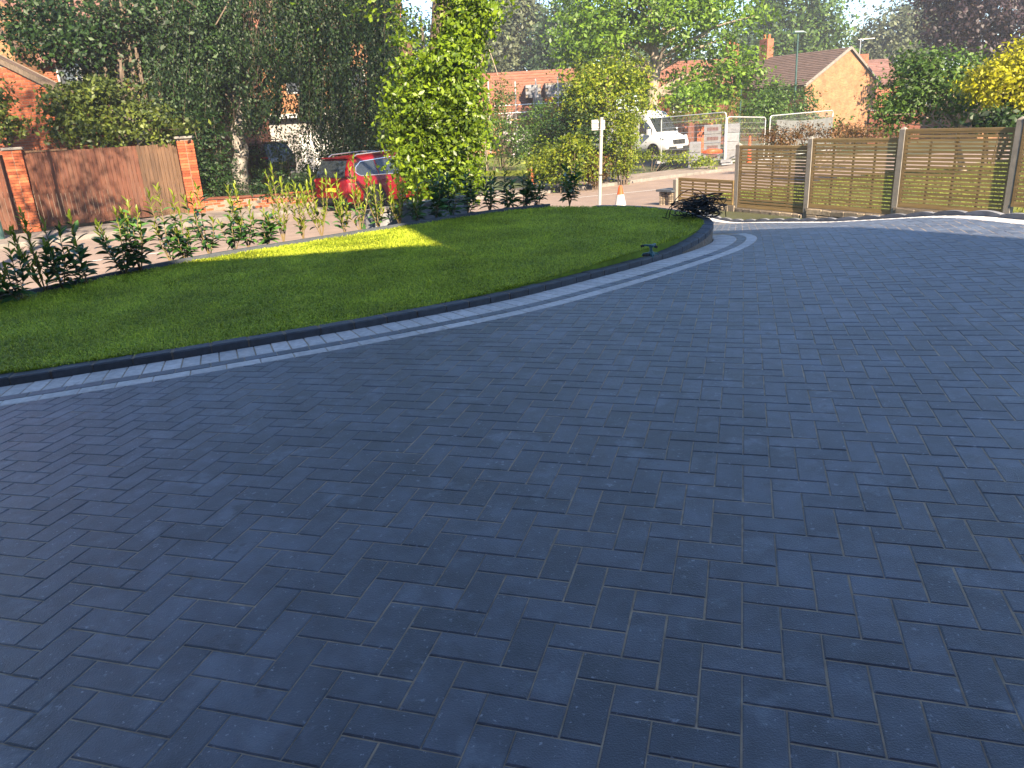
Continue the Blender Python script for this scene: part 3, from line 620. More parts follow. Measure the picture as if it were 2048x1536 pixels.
# ================================================================== THINGS ON AND BY THE LAWN
# tangle of black cable
def cable():
    c = at(1398, 432, 9.4); c.z = float(LZ(c.x, c.y)); m_ = MB(); pts = []
    for k in range(50):
        rr = R_.uniform(.08, .22); cx, cy = R_.gauss(0, .08)-.02, R_.gauss(0, .06); tilt = R_.uniform(-.9, .9); az = R_.uniform(0, 6.28); z0 = .03+abs(R_.gauss(0, .09)); n = R_.randint(8, 22); ph = R_.uniform(0, 6.28)
        for i in range(n):
            a = ph+i*.42; x, y, z = rr*math.cos(a), rr*.8*math.sin(a), 0
            y, z = y*math.cos(tilt)-z*math.sin(tilt), y*math.sin(tilt)+z*math.cos(tilt); x, y = x*math.cos(az)-y*math.sin(az), x*math.sin(az)+y*math.cos(az)
            pts.append((cx+x*1.0, cy+y, max(.010, z0+z*.85+.05)))
    P = spline(pts[::2], .035); m_.tube([tuple(p) for p in P], .0052, 5)
    for x0, h, w_ in ((-.1, .34, .26), (.12, .27, .2), (-.22, .22, .18)):
        L = [(x0+w_*math.cos(a), .06*math.sin(a*2), .01+h*math.sin(a)) for a in np.linspace(0, math.pi, 14)]; m_.tube(L, .0052, 5)
    L = [(-.12-.04*i, -.05+.03*math.sin(i), .02+.02*math.cos(i*.7)) for i in range(9)]; m_.tube(L, .0052, 5)
    o = m_.obj('cable_coil', m_black, None, True); o.location = c; o.rotation_euler = (0, 0, -.15); tag(o, 'tangled heap of black cable on the lawn near the kerb nose', 'cable')
cable()
# three-armed lawn sprinkler
sp = hit(1302, 517, LZ); sp.z += .022; t = thing('lawn_sprinkler', 'small teal three-armed sprinkler standing on the lawn by the kerb', 'sprinkler', sp, .5); t.scale = (.88,)*3
m_ = MB()
for k in range(3):
    a = k*2.094; m_.bar((0, 0, .035), (.085*math.cos(a), .085*math.sin(a), .02), .035, .02); m_.tube([(0, 0, .035), (.088*math.cos(a), .088*math.sin(a), .022), (.1*math.cos(a), .1*math.sin(a), 0)], .009, 6)
m_.tube([(0, 0, .015), (0, 0, .05)], [.045, .022], 12); m_.obj('base', m_teal, t)
m_ = MB(); m_.tube([(0, 0, .045), (0, 0, .1)], [.018, .014], 10); m_.obj('stem', m_teal, t)
m_ = MB(); m_.tube([(0, 0, .095), (0, 0, .125)], [.026, .02], 10); m_.obj('hub', m_teal, t)
for k in range(3):
    a = k*2.094+.35; m_ = MB(); m_.tube([(.015*math.cos(a), .015*math.sin(a), .112), (.06*math.cos(a), .06*math.sin(a), .118), (.085*math.cos(a), .085*math.sin(a), .112)], [.012, .010, .013], 7); ar = m_.obj('arm', m_teal, t)
    m_ = MB(); m_.tube([(.08*math.cos(a), .08*math.sin(a), .112), (.105*math.cos(a+.12), .105*math.sin(a+.12), .108)], .014, 7); m_.obj('nozzle', m_black, ar)
m_ = MB(); m_.tube([(-.03, -.02, .022), (-.08, -.03, .028), (-.13, -.03, .03)], [.012, .016, .012], 8); m_.obj('hose_connector', m_black, t)
# traffic sign seen from behind
b = at(1198, 405, 17.6); b.z = float(T(b.x, b.y)); zt = at(1205, 236, 17.6).z; t = thing('road_sign', 'pale grey sign post with two small blank plate backs at its top', 'sign', b)
dx = at(1204, 236, 17.6).x-b.x; m_ = MB(); m_.tube([(0, 0, -.1), (dx*.9, 0, zt-b.z-.01)], .038, 12); m_.obj('post', m_post, t)
m_ = MB(); m_.tube([(dx*.9, 0, zt-b.z-.01), (dx*.9, 0, zt-b.z+.015)], .043, 12); m_.obj('cap', m_post, t)
for x0, x1, y0, y1 in ((1182, 1197.5, 240, 260), (1201, 1209, 240, 259)):
    a, c = at(x0, y0, 17.75), at(x1, y1, 17.75); m_ = MB(); m_.box(((a.x+c.x)/2-b.x, .06, (a.z+c.z)/2-b.z), (c.x-a.x, .012, a.z-c.z)); pl_ = m_.obj('plate', m_post, t)
    for k in (.25, .75): m_ = MB(); m_.box(((a.x+c.x)/2-b.x, .047, c.z+(a.z-c.z)*k-b.z), (c.x-a.x-.01, .014, .02)); m_.obj('stiffener', m_metal, pl_)
for z in (.82, .88): m_ = MB(); m_.tube([(dx*.8, 0, (zt-b.z)*z), (dx*.8, 0, (zt-b.z)*z+.02)], .046, 12); m_.obj('clip', m_metal, t)
for z in (.42,): m_ = MB(); m_.tube([(dx*.42, 0, (zt-b.z)*z), (dx*.42, 0, (zt-b.z)*z+.03)], .041, 12); m_.obj('band', m_black, t)
# thin wooden post on the verge
b = hit(1225, 362, Pz); zt = at(1228, 281, b.y).z; m_ = MB(); m_.tube([(0, 0, -.1), (.06, 0, zt-b.z)], .045, 8); o = m_.obj('marker_post', m_conc); o.location = b; tag(o, 'slim pale wooden post on the far verge beside the bushes', 'post')
# traffic cone
b = hit(1241, 413); b = at(1241, 413, 18.6); b.z = float(T(b.x, b.y)); h = at(1241, 371, 18.6).z-b.z; t = thing('traffic_cone', 'white traffic cone with a red top standing on the road', 'cone', b)
m_ = MB(); m_.prism([(-.2, -.2), (.2, -.2), (.2, .2), (-.2, .2)], 0, .04, .01); m_.obj('base', m_oran, t)
m_ = MB(); m_.tube([(0, 0, .04), (0, 0, h*.64)], [.15, .082], 16); m_.obj('white_sleeve', m_white, t)
m_ = MB(); m_.tube([(0, 0, h*.64), (0, 0, h*.97), (0, 0, h)], [.081, .042, .03], 16); m_.obj('red_top', m_oran, t)
# ------------------------------------------------------------------ laurels planted along the street edge of the lawn
def laurel_leaf(name, m, L=.135, W=.053):
    n = 5; v = []; f = []
    for i in range(n+1):
        u = i/n; wd = W*.5*math.sin(math.pi*min(1, u*.93+.05))**.8; z = -.22*L*u*u; x = L*u; v += [(x, -wd, z+wd*.45), (x, 0, z), (x, wd, z+wd*.45)]
    for i in range(n):
        for k in range(2): a = i*3+k; f.append((a, a+3, a+4, a+1))
    me = bpy.data.meshes.new(name); me.from_pydata(v, [], f); me.materials.append(m); me.shade_smooth(); return me
ml_d, ml_y = laurel_leaf('leaf', l_lau), laurel_leaf('leaf', l_lauy, .095, .028)
def laurel(px, py, htpx, lab, leafobj, yellow=.12, Y=None, spread=.2, n_st=4):
    p = hit(px, py, LZ) if Y is None else at(px, py, Y); h = htpx*p.y/FPX*1.05
    t = thing('laurel', lab, 'laurel', p, R_.uniform(0, 6), 'young laurels along the street edge of the lawn'); st = MB(); mv, mf = [], []
    LV = [np.array([v.co[:] for v in m.vertices]) for m in (ml_d, ml_y)]; LF = [tuple(q.vertices) for q in ml_d.polygons]; jd = ([], []), ([], [])
    cnt = 0
    for s in range(n_st):
        a = R_.uniform(0, 6.28); hh = h*(1 if s == 0 else R_.uniform(.45, .95)); sp_ = spread*(.25 if s == 0 else R_.uniform(.5, 1.1)); tip = Vector((math.cos(a)*sp_, math.sin(a)*sp_, hh)); mid = Vector((math.cos(a)*sp_*.75, math.sin(a)*sp_*.75, hh*.5)); P = [Vector((0, 0, -.03)), mid*.5, mid, mid.lerp(tip, .55)+Vector((R_.gauss(0, .01), R_.gauss(0, .01), 0)), tip]
        st.tube(P, [.007, .006, .005, .004, .002], 5, False); n = int(10+hh*24); ph = R_.uniform(0, 6)
        for k in range(n):
            u = .16+.84*(k+R_.random()*.6)/n; u = min(u, 1); q = u*4; j = min(int(q), 3); c = P[j].lerp(P[j+1], q-j); az = ph+k*2.4+R_.gauss(0, .3)
            young = u > (1-yellow*1.6*R_.uniform(.5, 1.3)); up = (1.05 if young else .75-.75*(1-u))+R_.gauss(0, .25)+(.35 if u > .93 else 0); sc = (R_.uniform(.7, 1.05) if young else R_.uniform(.75, 1.15)*(1.0 if u < .85 else .75))
            mw = Matrix.Translation(c) @ Matrix.Rotation(az, 4, 'Z') @ Matrix.Rotation(-up, 4, 'Y') @ Matrix.Rotation(R_.gauss(0, .35), 4, 'X') @ Matrix.Translation((.008, 0, 0)) @ Matrix.Scale(sc, 4)
            if leafobj: meshobj('leaf', ml_y if young else ml_d, t, mw); cnt += 1
            else:
                V, F = jd[1 if young else 0]; o_ = len(V); V += [tuple(mw @ Vector(x)) for x in LV[1 if young else 0]]; F += [tuple(i+o_ for i in f) for f in LF]
    st.obj('stems', m_stem, t)
    for (V, F), m, nm in ((jd[0], l_lau, 'foliage'), (jd[1], l_lauy, 'new_growth')):
        if V:
            me = bpy.data.meshes.new(nm); me.from_pydata(V, [], F); me.materials.append(m); me.shade_smooth(); stuff(meshobj(nm, me, t))
    return t
LAU = [(-16, 612, 110, 'laurel cut by the left edge of the photo, lowest of the hedge line', 1, .3), (42, 603, 100, 'laurel at the far left, second of the row, leafy down to the turf', 1, .2), (92, 585, 150, 'laurel with a tall bright yellow-green shoot at the far left of the row', 1, .75), (128, 580, 125, 'broad dark laurel just right of the tall yellow shoot', 1, .1), (176, 570, 130, 'laurel with one big pale leaf at its tip, below the brown gate', 1, .12),
 (252, 552, 115, 'laurel spreading below the middle of the brown gate', 1, .2), (282, 545, 130, 'laurel with two long horizontal leaves at its tip, before the gate', 1, .12), (343, 527, 140, 'tall dark laurel in front of the weathered end of the gate', 1, .25), (372, 522, 90, 'small laurel in front of the right gate pier', 1, .15), (420, 510, 128, 'laurel standing against the right brick pier of the gate', 0, .2),
 (470, 500, 95, 'dense dark laurel right of the brick pier, left of its taller twin', 0, .15), (497, 494, 116, 'dense dark laurel with yellow tips before the low brick wall', 0, .3), (535, 490, 60, 'smallest laurel, low at the shaded corner of the bright grass', 0, .1), (567, 484, 138, 'laurel with the tallest lit yellow-green spire, left of the red car', 0, .8), (607, 478, 100, 'yellow-green laurel at the bright grass, below the rear of the red car', 0, .7), (644, 471, 118, 'lit laurel with a slim spire before the red car tail lamp', 0, .7),
 (690, 466, 100, 'bushy lit laurel before the rear wheel of the red car', 0, .55), (722, 461, 130, 'lit laurel with a tall spire before the red car side window', 0, .6), (757, 456, 95, 'lit laurel with one bright yellow leaf low down', 0, .5), (800, 450, 105, 'twiggy lit laurel left of the ivy-clad trunk', 0, .55), (836, 446, 88, 'laurel at the right end of the bright grass patch', 0, .3), (872, 441, 90, 'dark laurel under the ivy-clad trunk', 0, .05), (905, 436, 82, 'dark laurel at the right end of the grey wall', 0, .05), (935, 432, 75, 'dark low laurel right of the grey wall end', 0, .05),
 (980, 424, 78, 'dark laurel alone against the road, left of three close together', 0, .1), (1016, 420, 72, 'dark laurel below the small brick gatepost across the road', 0, .1), (1046, 416, 62, 'dark laurel between the brick gatepost and the yellow bushes', 0, .1), (1076, 413, 66, 'dark laurel with one yellow leaf, second from the right end of the row', 0, .12), (1139, 409, 70, 'sparse laurel at the right end of the row, nearest the sign post', 0, .1)]
for px, py, h, lab, lo, ye in LAU: laurel(px, py, h, lab, lo, ye, n_st=R_.choice((4, 5, 5, 6)), spread=R_.uniform(.12, .21))
# low grey wall beyond the lit laurels
gw = thing('garden_wall', 'low grey rendered wall with a pale coping, half hidden behind the lit laurels', 'wall')
a, b = at(736, 424, 10.9), at(930, 400, 12.3); m_ = MB(); z0 = -.9; zt = (a.z+b.z)/2
m_.bar((a.x, a.y, (zt+z0)/2), (b.x, b.y, (zt+z0)/2), .14, zt-z0); m_.obj('wall_body', m_block, gw); m_ = MB(); m_.bar((a.x, a.y, zt+.025), (b.x, b.y, zt+.025), .2, .05); m_.obj('coping', m_kst, gw)
# ================================================================== ACROSS THE STREET, LEFT
def brickface(mb, a, b, z0, ztop, L=.209, H=.061, th=.05, proud=.012):     # bricks laid in stretcher bond on the face a -> b
    a, b = Vector(a[:2]), Vector(b[:2]); d = (b-a).normalized(); n = Vector((d.y, -d.x)); W = (b-a).length; r = 0; z = z0
    while True:
        s = 0 if r % 2 == 0 else -.1125; any_ = False
        while s < W:
            s0, s1 = max(s, 0), min(s+L, W); zt = min(ztop(s0+.02), ztop(s1-.02)) if s1 > s0 else -9
            if s1-s0 > .04 and z+H <= zt:
                any_ = True; pr = proud+R_.gauss(0, .0015); q0 = a+d*s0; q1 = a+d*s1; f0, f1 = q0+n*pr, q1+n*pr
                mb.add([(q0.x, q0.y, z), (q1.x, q1.y, z), (q1.x, q1.y, z+H), (q0.x, q0.y, z+H), (f0.x, f0.y, z), (f1.x, f1.y, z), (f1.x, f1.y, z+H), (f0.x, f0.y, z+H)], [(4, 5, 6, 7), (0, 1, 5, 4), (1, 2, 6, 5), (2, 3, 7, 6), (3, 0, 4, 7)])
            s += .225
        z += .075; r += 1
        if z > z0+6 or not any_ and r > 3: break
bm_ = MB(); bm_.box((0, 0, 0), (.215, .1025, .065)); brick_me = bm_.mesh('brick'); brick_me.materials.append(m_brick)
gl, gr = hit(66, 463), hit(396, 431); gd = Vector((gr.x-gl.x, gr.y-gl.y)).normalized(); ga = math.atan2(gd.y, gd.x)
def pier(p, h, lab):
    t = thing('brick_pier', lab, 'gate pier', p, ga, 'brick piers of the brown gate'); m_ = MB(); m_.box((0, 0, h/2), (.40, .40, h)); m_.obj('core', m_mort, t)
    for k in range(int(h/.075)):
        z = .04+k*.075; fl = k % 2
        for q in range(4):
            for s in (-.113, .113):
                if q in (1, 3) and s > 0: continue
                M_ = Matrix.Rotation(q*math.pi/2, 4, 'Z') @ Matrix.Translation((s+(.0 if q % 2 else (.0)), -.164-R_.uniform(0, .003), z)) if q % 2 == 0 else Matrix.Rotation(q*math.pi/2, 4, 'Z') @ Matrix.Translation((0, -.164-R_.uniform(0, .003)-.004, z))
                if fl and q % 2 == 0: M_ = M_ @ Matrix.Translation((.0, 0, 0)) @ Matrix.Scale(.98, 4, (1, 0, 0))
                meshobj('brick', brick_me, t, M_)
    m_ = MB(); m_.prism([(-.26, -.26), (.26, -.26), (.26, .26), (-.26, .26)], h, h+.06, .02); m_.obj('cap', m_kst, t)
pier(gl, 2.12, 'sunlit red brick pier at the left end of the brown gate'); pier(gr, 2.16, 'red brick pier at the right end of the brown gate, beside the dark shrubs')
def gate(a, b, lab, h, n, split):
    t = thing('wooden_gate', lab, 'gate', (a.x, a.y, a.z), math.atan2(b.y-a.y, b.x-a.x)); L = (Vector((b.x, b.y))-Vector((a.x, a.y))).length
    for k in range(n):
        w_ = L/n; m_ = MB(); m_.box((w_*(k+.5), R_.gauss(0, .004), h/2+.06+R_.gauss(0, .006)), (w_-.008, .024, h-.06)); m_.obj('board', m_gate if k < n*split else m_gateO, t)
    for z in (.25, h*.5, h-.15): m_ = MB(); m_.box((L/2, .03, z), (L, .035, .12)); m_.obj('rail', m_gate, t)
    m_ = MB(); m_.box((L*.14, -.01, h+.05), (L*.27, .07, .05)); m_.obj('top_rail', m_gateO, t); return t
ga_, gb_ = gl+Vector((gd.x, gd.y, 0))*.24, gr-Vector((gd.x, gd.y, 0))*.24
gate(ga_, gb_, 'tall brown boarded gate, weathered at its right end, between two brick piers', 2.0, 36, .72)
gate(gl-Vector((gd.x, gd.y, 0))*2.4, gl-Vector((gd.x, gd.y, 0))*.24, 'brown boarding cut off by the left edge, left of the sunlit pier', 1.98, 20, 1)
# lamp column cut by the left edge
b = hit(3, 478, Pz); m_ = MB(); m_.tube([(0, 0, 0), (-.02, 0, 1.0), (-.05, 0, 5.2)], [.09, .085, .05], 10); o = m_.obj('lamp_column', m_lamp); o.location = b; tag(o, 'dark green lamp column on the pavement at the left edge of the photo', 'lamp post')
# garage gable behind the gate
Yg = 24.5; c0 = at(-260, 330, Yg); c1 = at(283, 330, Yg); v0, v1 = at(0, 122, Yg), at(283, 262, Yg); zg = -.85
sl_ = (v1.z-v0.z)/(v1.x-v0.x); xa = c0.x; ztop = lambda s: min(v0.z+sl_*(xa+s-v0.x), v0.z+(-sl_)*(xa+s-v0.x)+2*abs(sl_)*1.6) if False else v0.z+sl_*(xa+s-v0.x)
gt = thing('garage', 'brick garage with a sloping dark verge behind the brown gate', 'garage'); m_ = MB()
m_.add([(xa, Yg, zg), (c1.x, Yg, zg), (c1.x, Yg, ztop(c1.x-xa)-.03), (xa, Yg, ztop(0)-.03), (xa, Yg+1, zg), (c1.x, Yg+1, zg), (c1.x, Yg+1, ztop(c1.x-xa)-.03), (xa, Yg+1, ztop(0)-.03)], [(0, 1, 2, 3), (1, 5, 6, 2), (5, 4, 7, 6), (4, 0, 3, 7)]); m_.obj('wall', m_mort, gt)
m_ = MB(); brickface(m_, (xa, Yg-.001), (c1.x, Yg-.001), zg+.9, lambda s: ztop(s)-.06); stuff(m_.obj('brickwork', m_brick, gt))
m_ = MB(); dz = .0
m_.bar((xa, Yg-.06, ztop(0)+.02), (c1.x+.25, Yg-.06, ztop(c1.x-xa+.25)+.02), .05, .17); m_.obj('bargeboard', m_bark, gt)
m_ = MB(); m_.add([(xa, Yg-.1, ztop(0)+.11), (c1.x+.3, Yg-.1, ztop(c1.x-xa+.3)+.11), (c1.x+.3, Yg+.3, ztop(c1.x-xa+.3)+.11), (xa, Yg+.3, ztop(0)+.11)], [(0, 1, 2, 3)]); m_.obj('roof', m_tile, gt)
# big house at the upper left
hs = thing('brick_house', 'large brick house with a brown tiled roof behind the garage and dark trees', 'house')
e0, e1 = at(-300, 150, 33), at(420, 128, 33); rdg = 7.6; m_ = MB(); zz = e0.z
m_.box(((e0.x+e1.x)/2, 36.6, (zz-1)/2), (e1.x-e0.x, 6.8, zz+1)); m_.obj('wall', m_brickB, hs)
m_ = MB(); roofplane(m_, (e0.x, 32.8, zz), (e1.x+.3, 32.8, zz), (e1.x+.3, 36.8, zz+4.2), (e0.x, 36.8, zz+4.2), 16); roofplane(m_, (e1.x+.3, 40.6, zz), (e0.x, 40.6, zz), (e0.x, 36.8, zz+4.2), (e1.x+.3, 36.8, zz+4.2), 16); m_.obj('roof', m_tileP, hs)
q = at(18, 110, 31.5); m_ = MB(); x1 = q.x+.2; zb = q.z+.5
m_.add([(x1-6, 31.5, -1), (x1, 31.5, -1), (x1, 31.5, zb), (x1-3, 31.5, zb+3.6), (x1-6, 31.5, zb), (x1-6, 34, -1), (x1, 34, -1), (x1, 34, zb), (x1-3, 34, zb+3.6), (x1-6, 34, zb)], [(0, 1, 2, 3, 4), (1, 6, 7, 2), (5, 0, 4, 9), (2, 7, 8, 3), (3, 8, 9, 4)]); m_.obj('gable', m_brickO, hs)
m_ = MB(); m_.bar((x1+.25, 31.4, zb-.3), (x1-3, 31.4, zb+3.65), .06, .2); m_.bar((x1-6.25, 31.4, zb-.3), (x1-3, 31.4, zb+3.65), .06, .2); m_.obj('bargeboard', m_tile, hs)
for px_, py_ in ((197, 138), (150, 142)):
    c = at(px_, py_, 33.1); windowbox((c.x, 33.16, c.z), 0, 1.5, 1.3, hs)
# house across the road behind the weeping birch
wh = thing('rendered_house', 'white and brick house seen through the gaps of the weeping birch', 'house')
a, b = at(455, 240, 44), at(805, 200, 44); zr = at(560, 75, 44).z; zm = at(600, 235, 44).z; m_ = MB(); m_.box(((a.x+b.x)/2, 48, (zr-1)/2+.0), (b.x-a.x, 7.8, zr+1)); m_.obj('wall', m_brickO, wh)
m_ = MB(); m_.box(((a.x+b.x)/2-1.0, 44.0, (zm-1.3)/2), (b.x-a.x-3, .3, zm+1.3)); m_.obj('rendered_wall', m_ren, wh)
m_ = MB(); roofplane(m_, (a.x-.3, 43.7, zr), (b.x+.3, 43.7, zr), (b.x+.3, 48, zr+4), (a.x-.3, 48, zr+4), 14); m_.obj('roof', m_tileR, wh)
m_ = MB(); m_.box(((a.x+b.x)/2-1, 43.75, zm+.1), (b.x-a.x-2.6, .7, .22)); m_.obj('canopy', m_white, wh)
for px_, py_, w_, h_ in ((600, 160, 1.6, 1.3), (700, 160, 1.6, 1.3), (770, 210, 1.8, 1.5)):
    c = at(px_, py_, 44); windowbox((c.x, 44.08, c.z), 0, w_, h_, wh)
c = at(640, 268, 43.8); m_ = MB(); m_.box((c.x, 43.82, (c.z-1.0)/2), (2.3, .08, c.z+1.0)); m_.obj('garage_door', m_white, wh)
# low brick wall and planting in front of the birch
a, b = hit(408, 429), hit(566, 420); lw = thing('low_brick_wall', 'low red brick garden wall between the gate pier and the red car', 'wall'); m_ = MB(); h = .42
m_.bar((a.x, a.y+.06, a.z+h/2), (b.x+1.2, b.y+.5, b.z+h/2), .2, h); m_.obj('core', m_mort, lw)
m_ = MB(); brickface(m_, (a.x, a.y-.05), (b.x+1.2, b.y+.5-.11), a.z+.02, lambda s: a.z+h); stuff(m_.obj('brickwork', m_brick, lw))
m_ = MB(); m_.bar((a.x, a.y+.05, a.z+h+.03), (b.x+1.2, b.y+.49, b.z+h+.03), .27, .06); m_.obj('coping', m_brickR, lw)
# ------------------------------------------------------------------ vehicles
def wheel(p, r, wd, parent):
    m_ = MB(); n = 22; prof = [(r*.62, -.5), (r*.93, -.5), (r, -.34), (r, .34), (r*.93, .5), (r*.62, .5)]; v = []; F = []
    for i in range(n):
        a = 2*math.pi*i/n; v += [(p[0]+q*math.cos(a), p[1]+y*wd, p[2]+q*math.sin(a)) for q, y in prof]
    k = len(prof)
    for i in range(n):
        for j in range(k-1): F.append((i*k+j, ((i+1) % n)*k+j, ((i+1) % n)*k+j+1, i*k+j+1))
    m_.add(v, F); t = m_.obj('tyre', m_rubber, parent, True); sg = -1 if p[1] < 0 else 1; m_ = MB()
    for k in range(5):
        a = k*1.2566; m_.bar((p[0], p[1]+sg*wd*.42, p[2]), (p[0]+r*.62*math.cos(a), p[1]+sg*wd*.42, p[2]+r*.62*math.sin(a)), .03, r*.2)
    m_.tube([(p[0], p[1]+sg*wd*.2, p[2]), (p[0], p[1]+sg*wd*.3, p[2])], r*.6, 18); m_.obj('rim', m_alloy, t, True)
def vehicle(t, st, paint, wheels, r):
    def ring(s):
        x, zs, w_, zb, zr, wr = s; return [(x, w_*.9, zs), (x, w_*.99, zs+.12), (x, w_, zs+(zb-zs)*.55), (x, w_*.975, zb), (x, wr+.02, zr-.06), (x, wr*.85, zr), (x, 0, zr+.02)]
    m_ = MB(); k = 13; v = []
    for s in st:
        h = ring(s); v += [(x, -y, z) for x, y, z in h]+[(x, y, z) for x, y, z in h[-2::-1]]
    F = [(i*k+j, i*k+j+1, (i+1)*k+j+1, (i+1)*k+j) for i in range(len(st)-1) for j in range(k-1)]+[tuple(range(k)), tuple(range((len(st)-1)*k, len(st)*k))[::-1]]+[((i+1)*k, (i+1)*k+k-1, i*k+k-1, i*k) for i in range(len(st)-1)]
    m_.add(v, F); b = m_.obj('body', paint, t, True); es = b.modifiers.new('edges', 'EDGE_SPLIT'); es.split_angle = rad(38)
    for x, r_ in [(x, r) for x in wheels]:
        for sg in (-1, 1):
            wheel((x, sg*(max(s[2] for s in st)-.11), r), r, .2, t); m_ = MB(); w_ = max(s[2] for s in st)
            m_.tube([(x+(r+.07)*math.cos(a), sg*(w_-.012), r+(r+.07)*math.sin(a)) for a in np.linspace(-.15, math.pi+.15, 15)], .035, 6); m_.obj('wheel_arch', m_black, t)
            m_ = MB(); m_.tube([(x, sg*(w_-.2), r+.02), (x, sg*(w_+.004), r+.02)], r+.055, 20); m_.obj('wheel_well', m_black, t)
    return b
def side_glass(t, st, x0, x1, sg, lo=.08, hi=.86, name='side_window', m=m_glass, pr=.012):
    xs = [s[0] for s in st]
    def P(x, u):
        w_, zb, zr, wr = [np.interp(x, xs, [s[i] for s in st]) for i in (2, 3, 4, 5)]; y0, y1 = w_*.975, wr+.02; return (x, sg*(y0+(y1-y0)*u+pr), zb+(zr-.06-zb)*u)
    m_ = MB(); n = 6; X = np.linspace(x0, x1, n+1); v = [P(x, lo) for x in X]+[P(x, hi) for x in X]; F = [(i, i+1, n+2+i, n+1+i) for i in range(n)]
    m_.add(v, F if sg < 0 else [f[::-1] for f in F]); return m_.obj(name, m, t)
ST = [(-2.36, .48, .74, .72, .78, .70), (-2.33, .36, .86, .94, 1.00, .80), (-2.24, .32, .91, 1.05, 1.26, .76), (-2.03, .29, .94, 1.07, 1.60, .68), (-1.6, .28, .95, 1.06, 1.67, .68), (-.5, .27, .95, 1.03, 1.70, .69), (.25, .27, .95, 1.01, 1.66, .67), (.75, .27, .95, 1.0, 1.42, .69), (1.2, .27, .95, .99, 1.09, .80), (1.9, .3, .93, .92, .97, .80), (2.24, .35, .87, .78, .84, .76), (2.35, .42, .78, .62, .66, .70)]
def suv(name, label, p, rz, paint):
    t = thing(name, label, 'car', p, rz); vehicle(t, ST, paint, (-1.42, 1.42), .365)
    for sg in (-1, 1):
        for x0, x1 in ((-1.95, -1.18), (-1.12, -.12), (-.06, .62)): side_glass(t, ST, x0, x1, sg, .10 if x0 > -1.9 else .12, .84)
        m_ = MB(); xs = [s[0] for s in ST]
        def P(x, u, pr=.02):
            w_, zb, zr, wr = [np.interp(x, xs, [s[i] for s in ST]) for i in (2, 3, 4, 5)]; return (x, sg*(w_*.975+(wr+.02-w_*.975)*u+pr), zb+(zr-.06-zb)*u)
        m_.tube([P(.7, .08), P(-.5, .07), P(-1.85, .09), P(-2.0, .3), P(-1.93, .62), P(-1.7, .86), P(-.5, .9), (.25, P(.25, .9)[1], P(.25, .9)[2]), P(.62, .86)], .017, 6); m_.obj('window_trim', m_chrome, t)
        m_ = MB(); m_.tube([(-1.85, sg*.62, 1.66), (-1.7, sg*.63, 1.725), (-.6, sg*.64, 1.76), (.0, sg*.63, 1.735), (.2, sg*.62, 1.68)], .02, 6); m_.obj('roof_rail', m_chrome, t)
        m_ = MB(); m_.tube([(-2.30, sg*.80, .98), (-2.22, sg*.905, .99), (-2.02, sg*.945, 1.0)], [.05, .06, .025], 8); m_.obj('tail_lamp', m_lred, t)
        m_ = MB(); m_.box((-2.335, sg*.62, .55), (.05, .3, .06)); m_.obj('reflector', m_lred, t)
        for x in (-.95, .1): m_ = MB(); m_.tube([(x-.1, sg*.955, .93), (x, sg*.975, .935), (x+.1, sg*.955, .93)], .017, 6); m_.obj('door_handle', paint, t)
        for x in (-1.15, -.09): m_ = MB(); m_.bar((x, sg*.953, .4), (x, sg*.952, 1.0), .006, .006); m_.obj('door_seam', m_black, t)
        m_ = MB(); m_.box((.72, sg*1.03, 1.06), (.12, .2, .14)); m_.obj('wing_mirror', paint, t)
        m_ = MB(); m_.tube([(2.2, sg*.8, .78), (2.0, sg*.9, .82)], .06, 8); m_.obj('headlight', m_lens, t)
    m_ = MB(); m_.add([(-2.325, -.74, 1.08), (-2.325, .74, 1.08), (-2.268, .70, 1.27), (-2.268, -.70, 1.27), (-2.085, .62, 1.57), (-2.085, -.62, 1.57)], [(3, 2, 1, 0), (5, 4, 2, 3)]); m_.obj('rear_window', m_glass, t)
    m_ = MB(); m_.bar((-2.0, -.62, 1.645), (-2.0, .62, 1.645), .22, .03); m_.obj('roof_spoiler', paint, t)
    m_ = MB(); m_.box((-2.36, 0, .72), (.02, .52, .11)); m_.obj('number_plate', m_plate, t)
    m_ = MB(); m_.box((-2.30, 0, .40), (.12, 1.5, .16)); m_.obj('bumper', m_black, t)
    m_ = MB(); m_.add([(.76, -.66, 1.40), (.76, .66, 1.40), (1.17, .76, 1.08), (1.17, -.76, 1.08)], [(3, 2, 1, 0)]); m_.obj('windscreen', m_glass, t); return t
cp_ = at(782, 392, 26); suv('parked_car', 'red estate car with silver roof rails parked beyond the lit laurels', (cp_.x, cp_.y, float(T(cp_.x, cp_.y))), math.atan2(.74, .67), m_red)
cp_ = at(488, 300, 37.5); suv('parked_car', 'dark car with a red tail lamp behind the birch trunk', (cp_.x, cp_.y, float(T(cp_.x, cp_.y))+.1), rad(150), m_dcar)
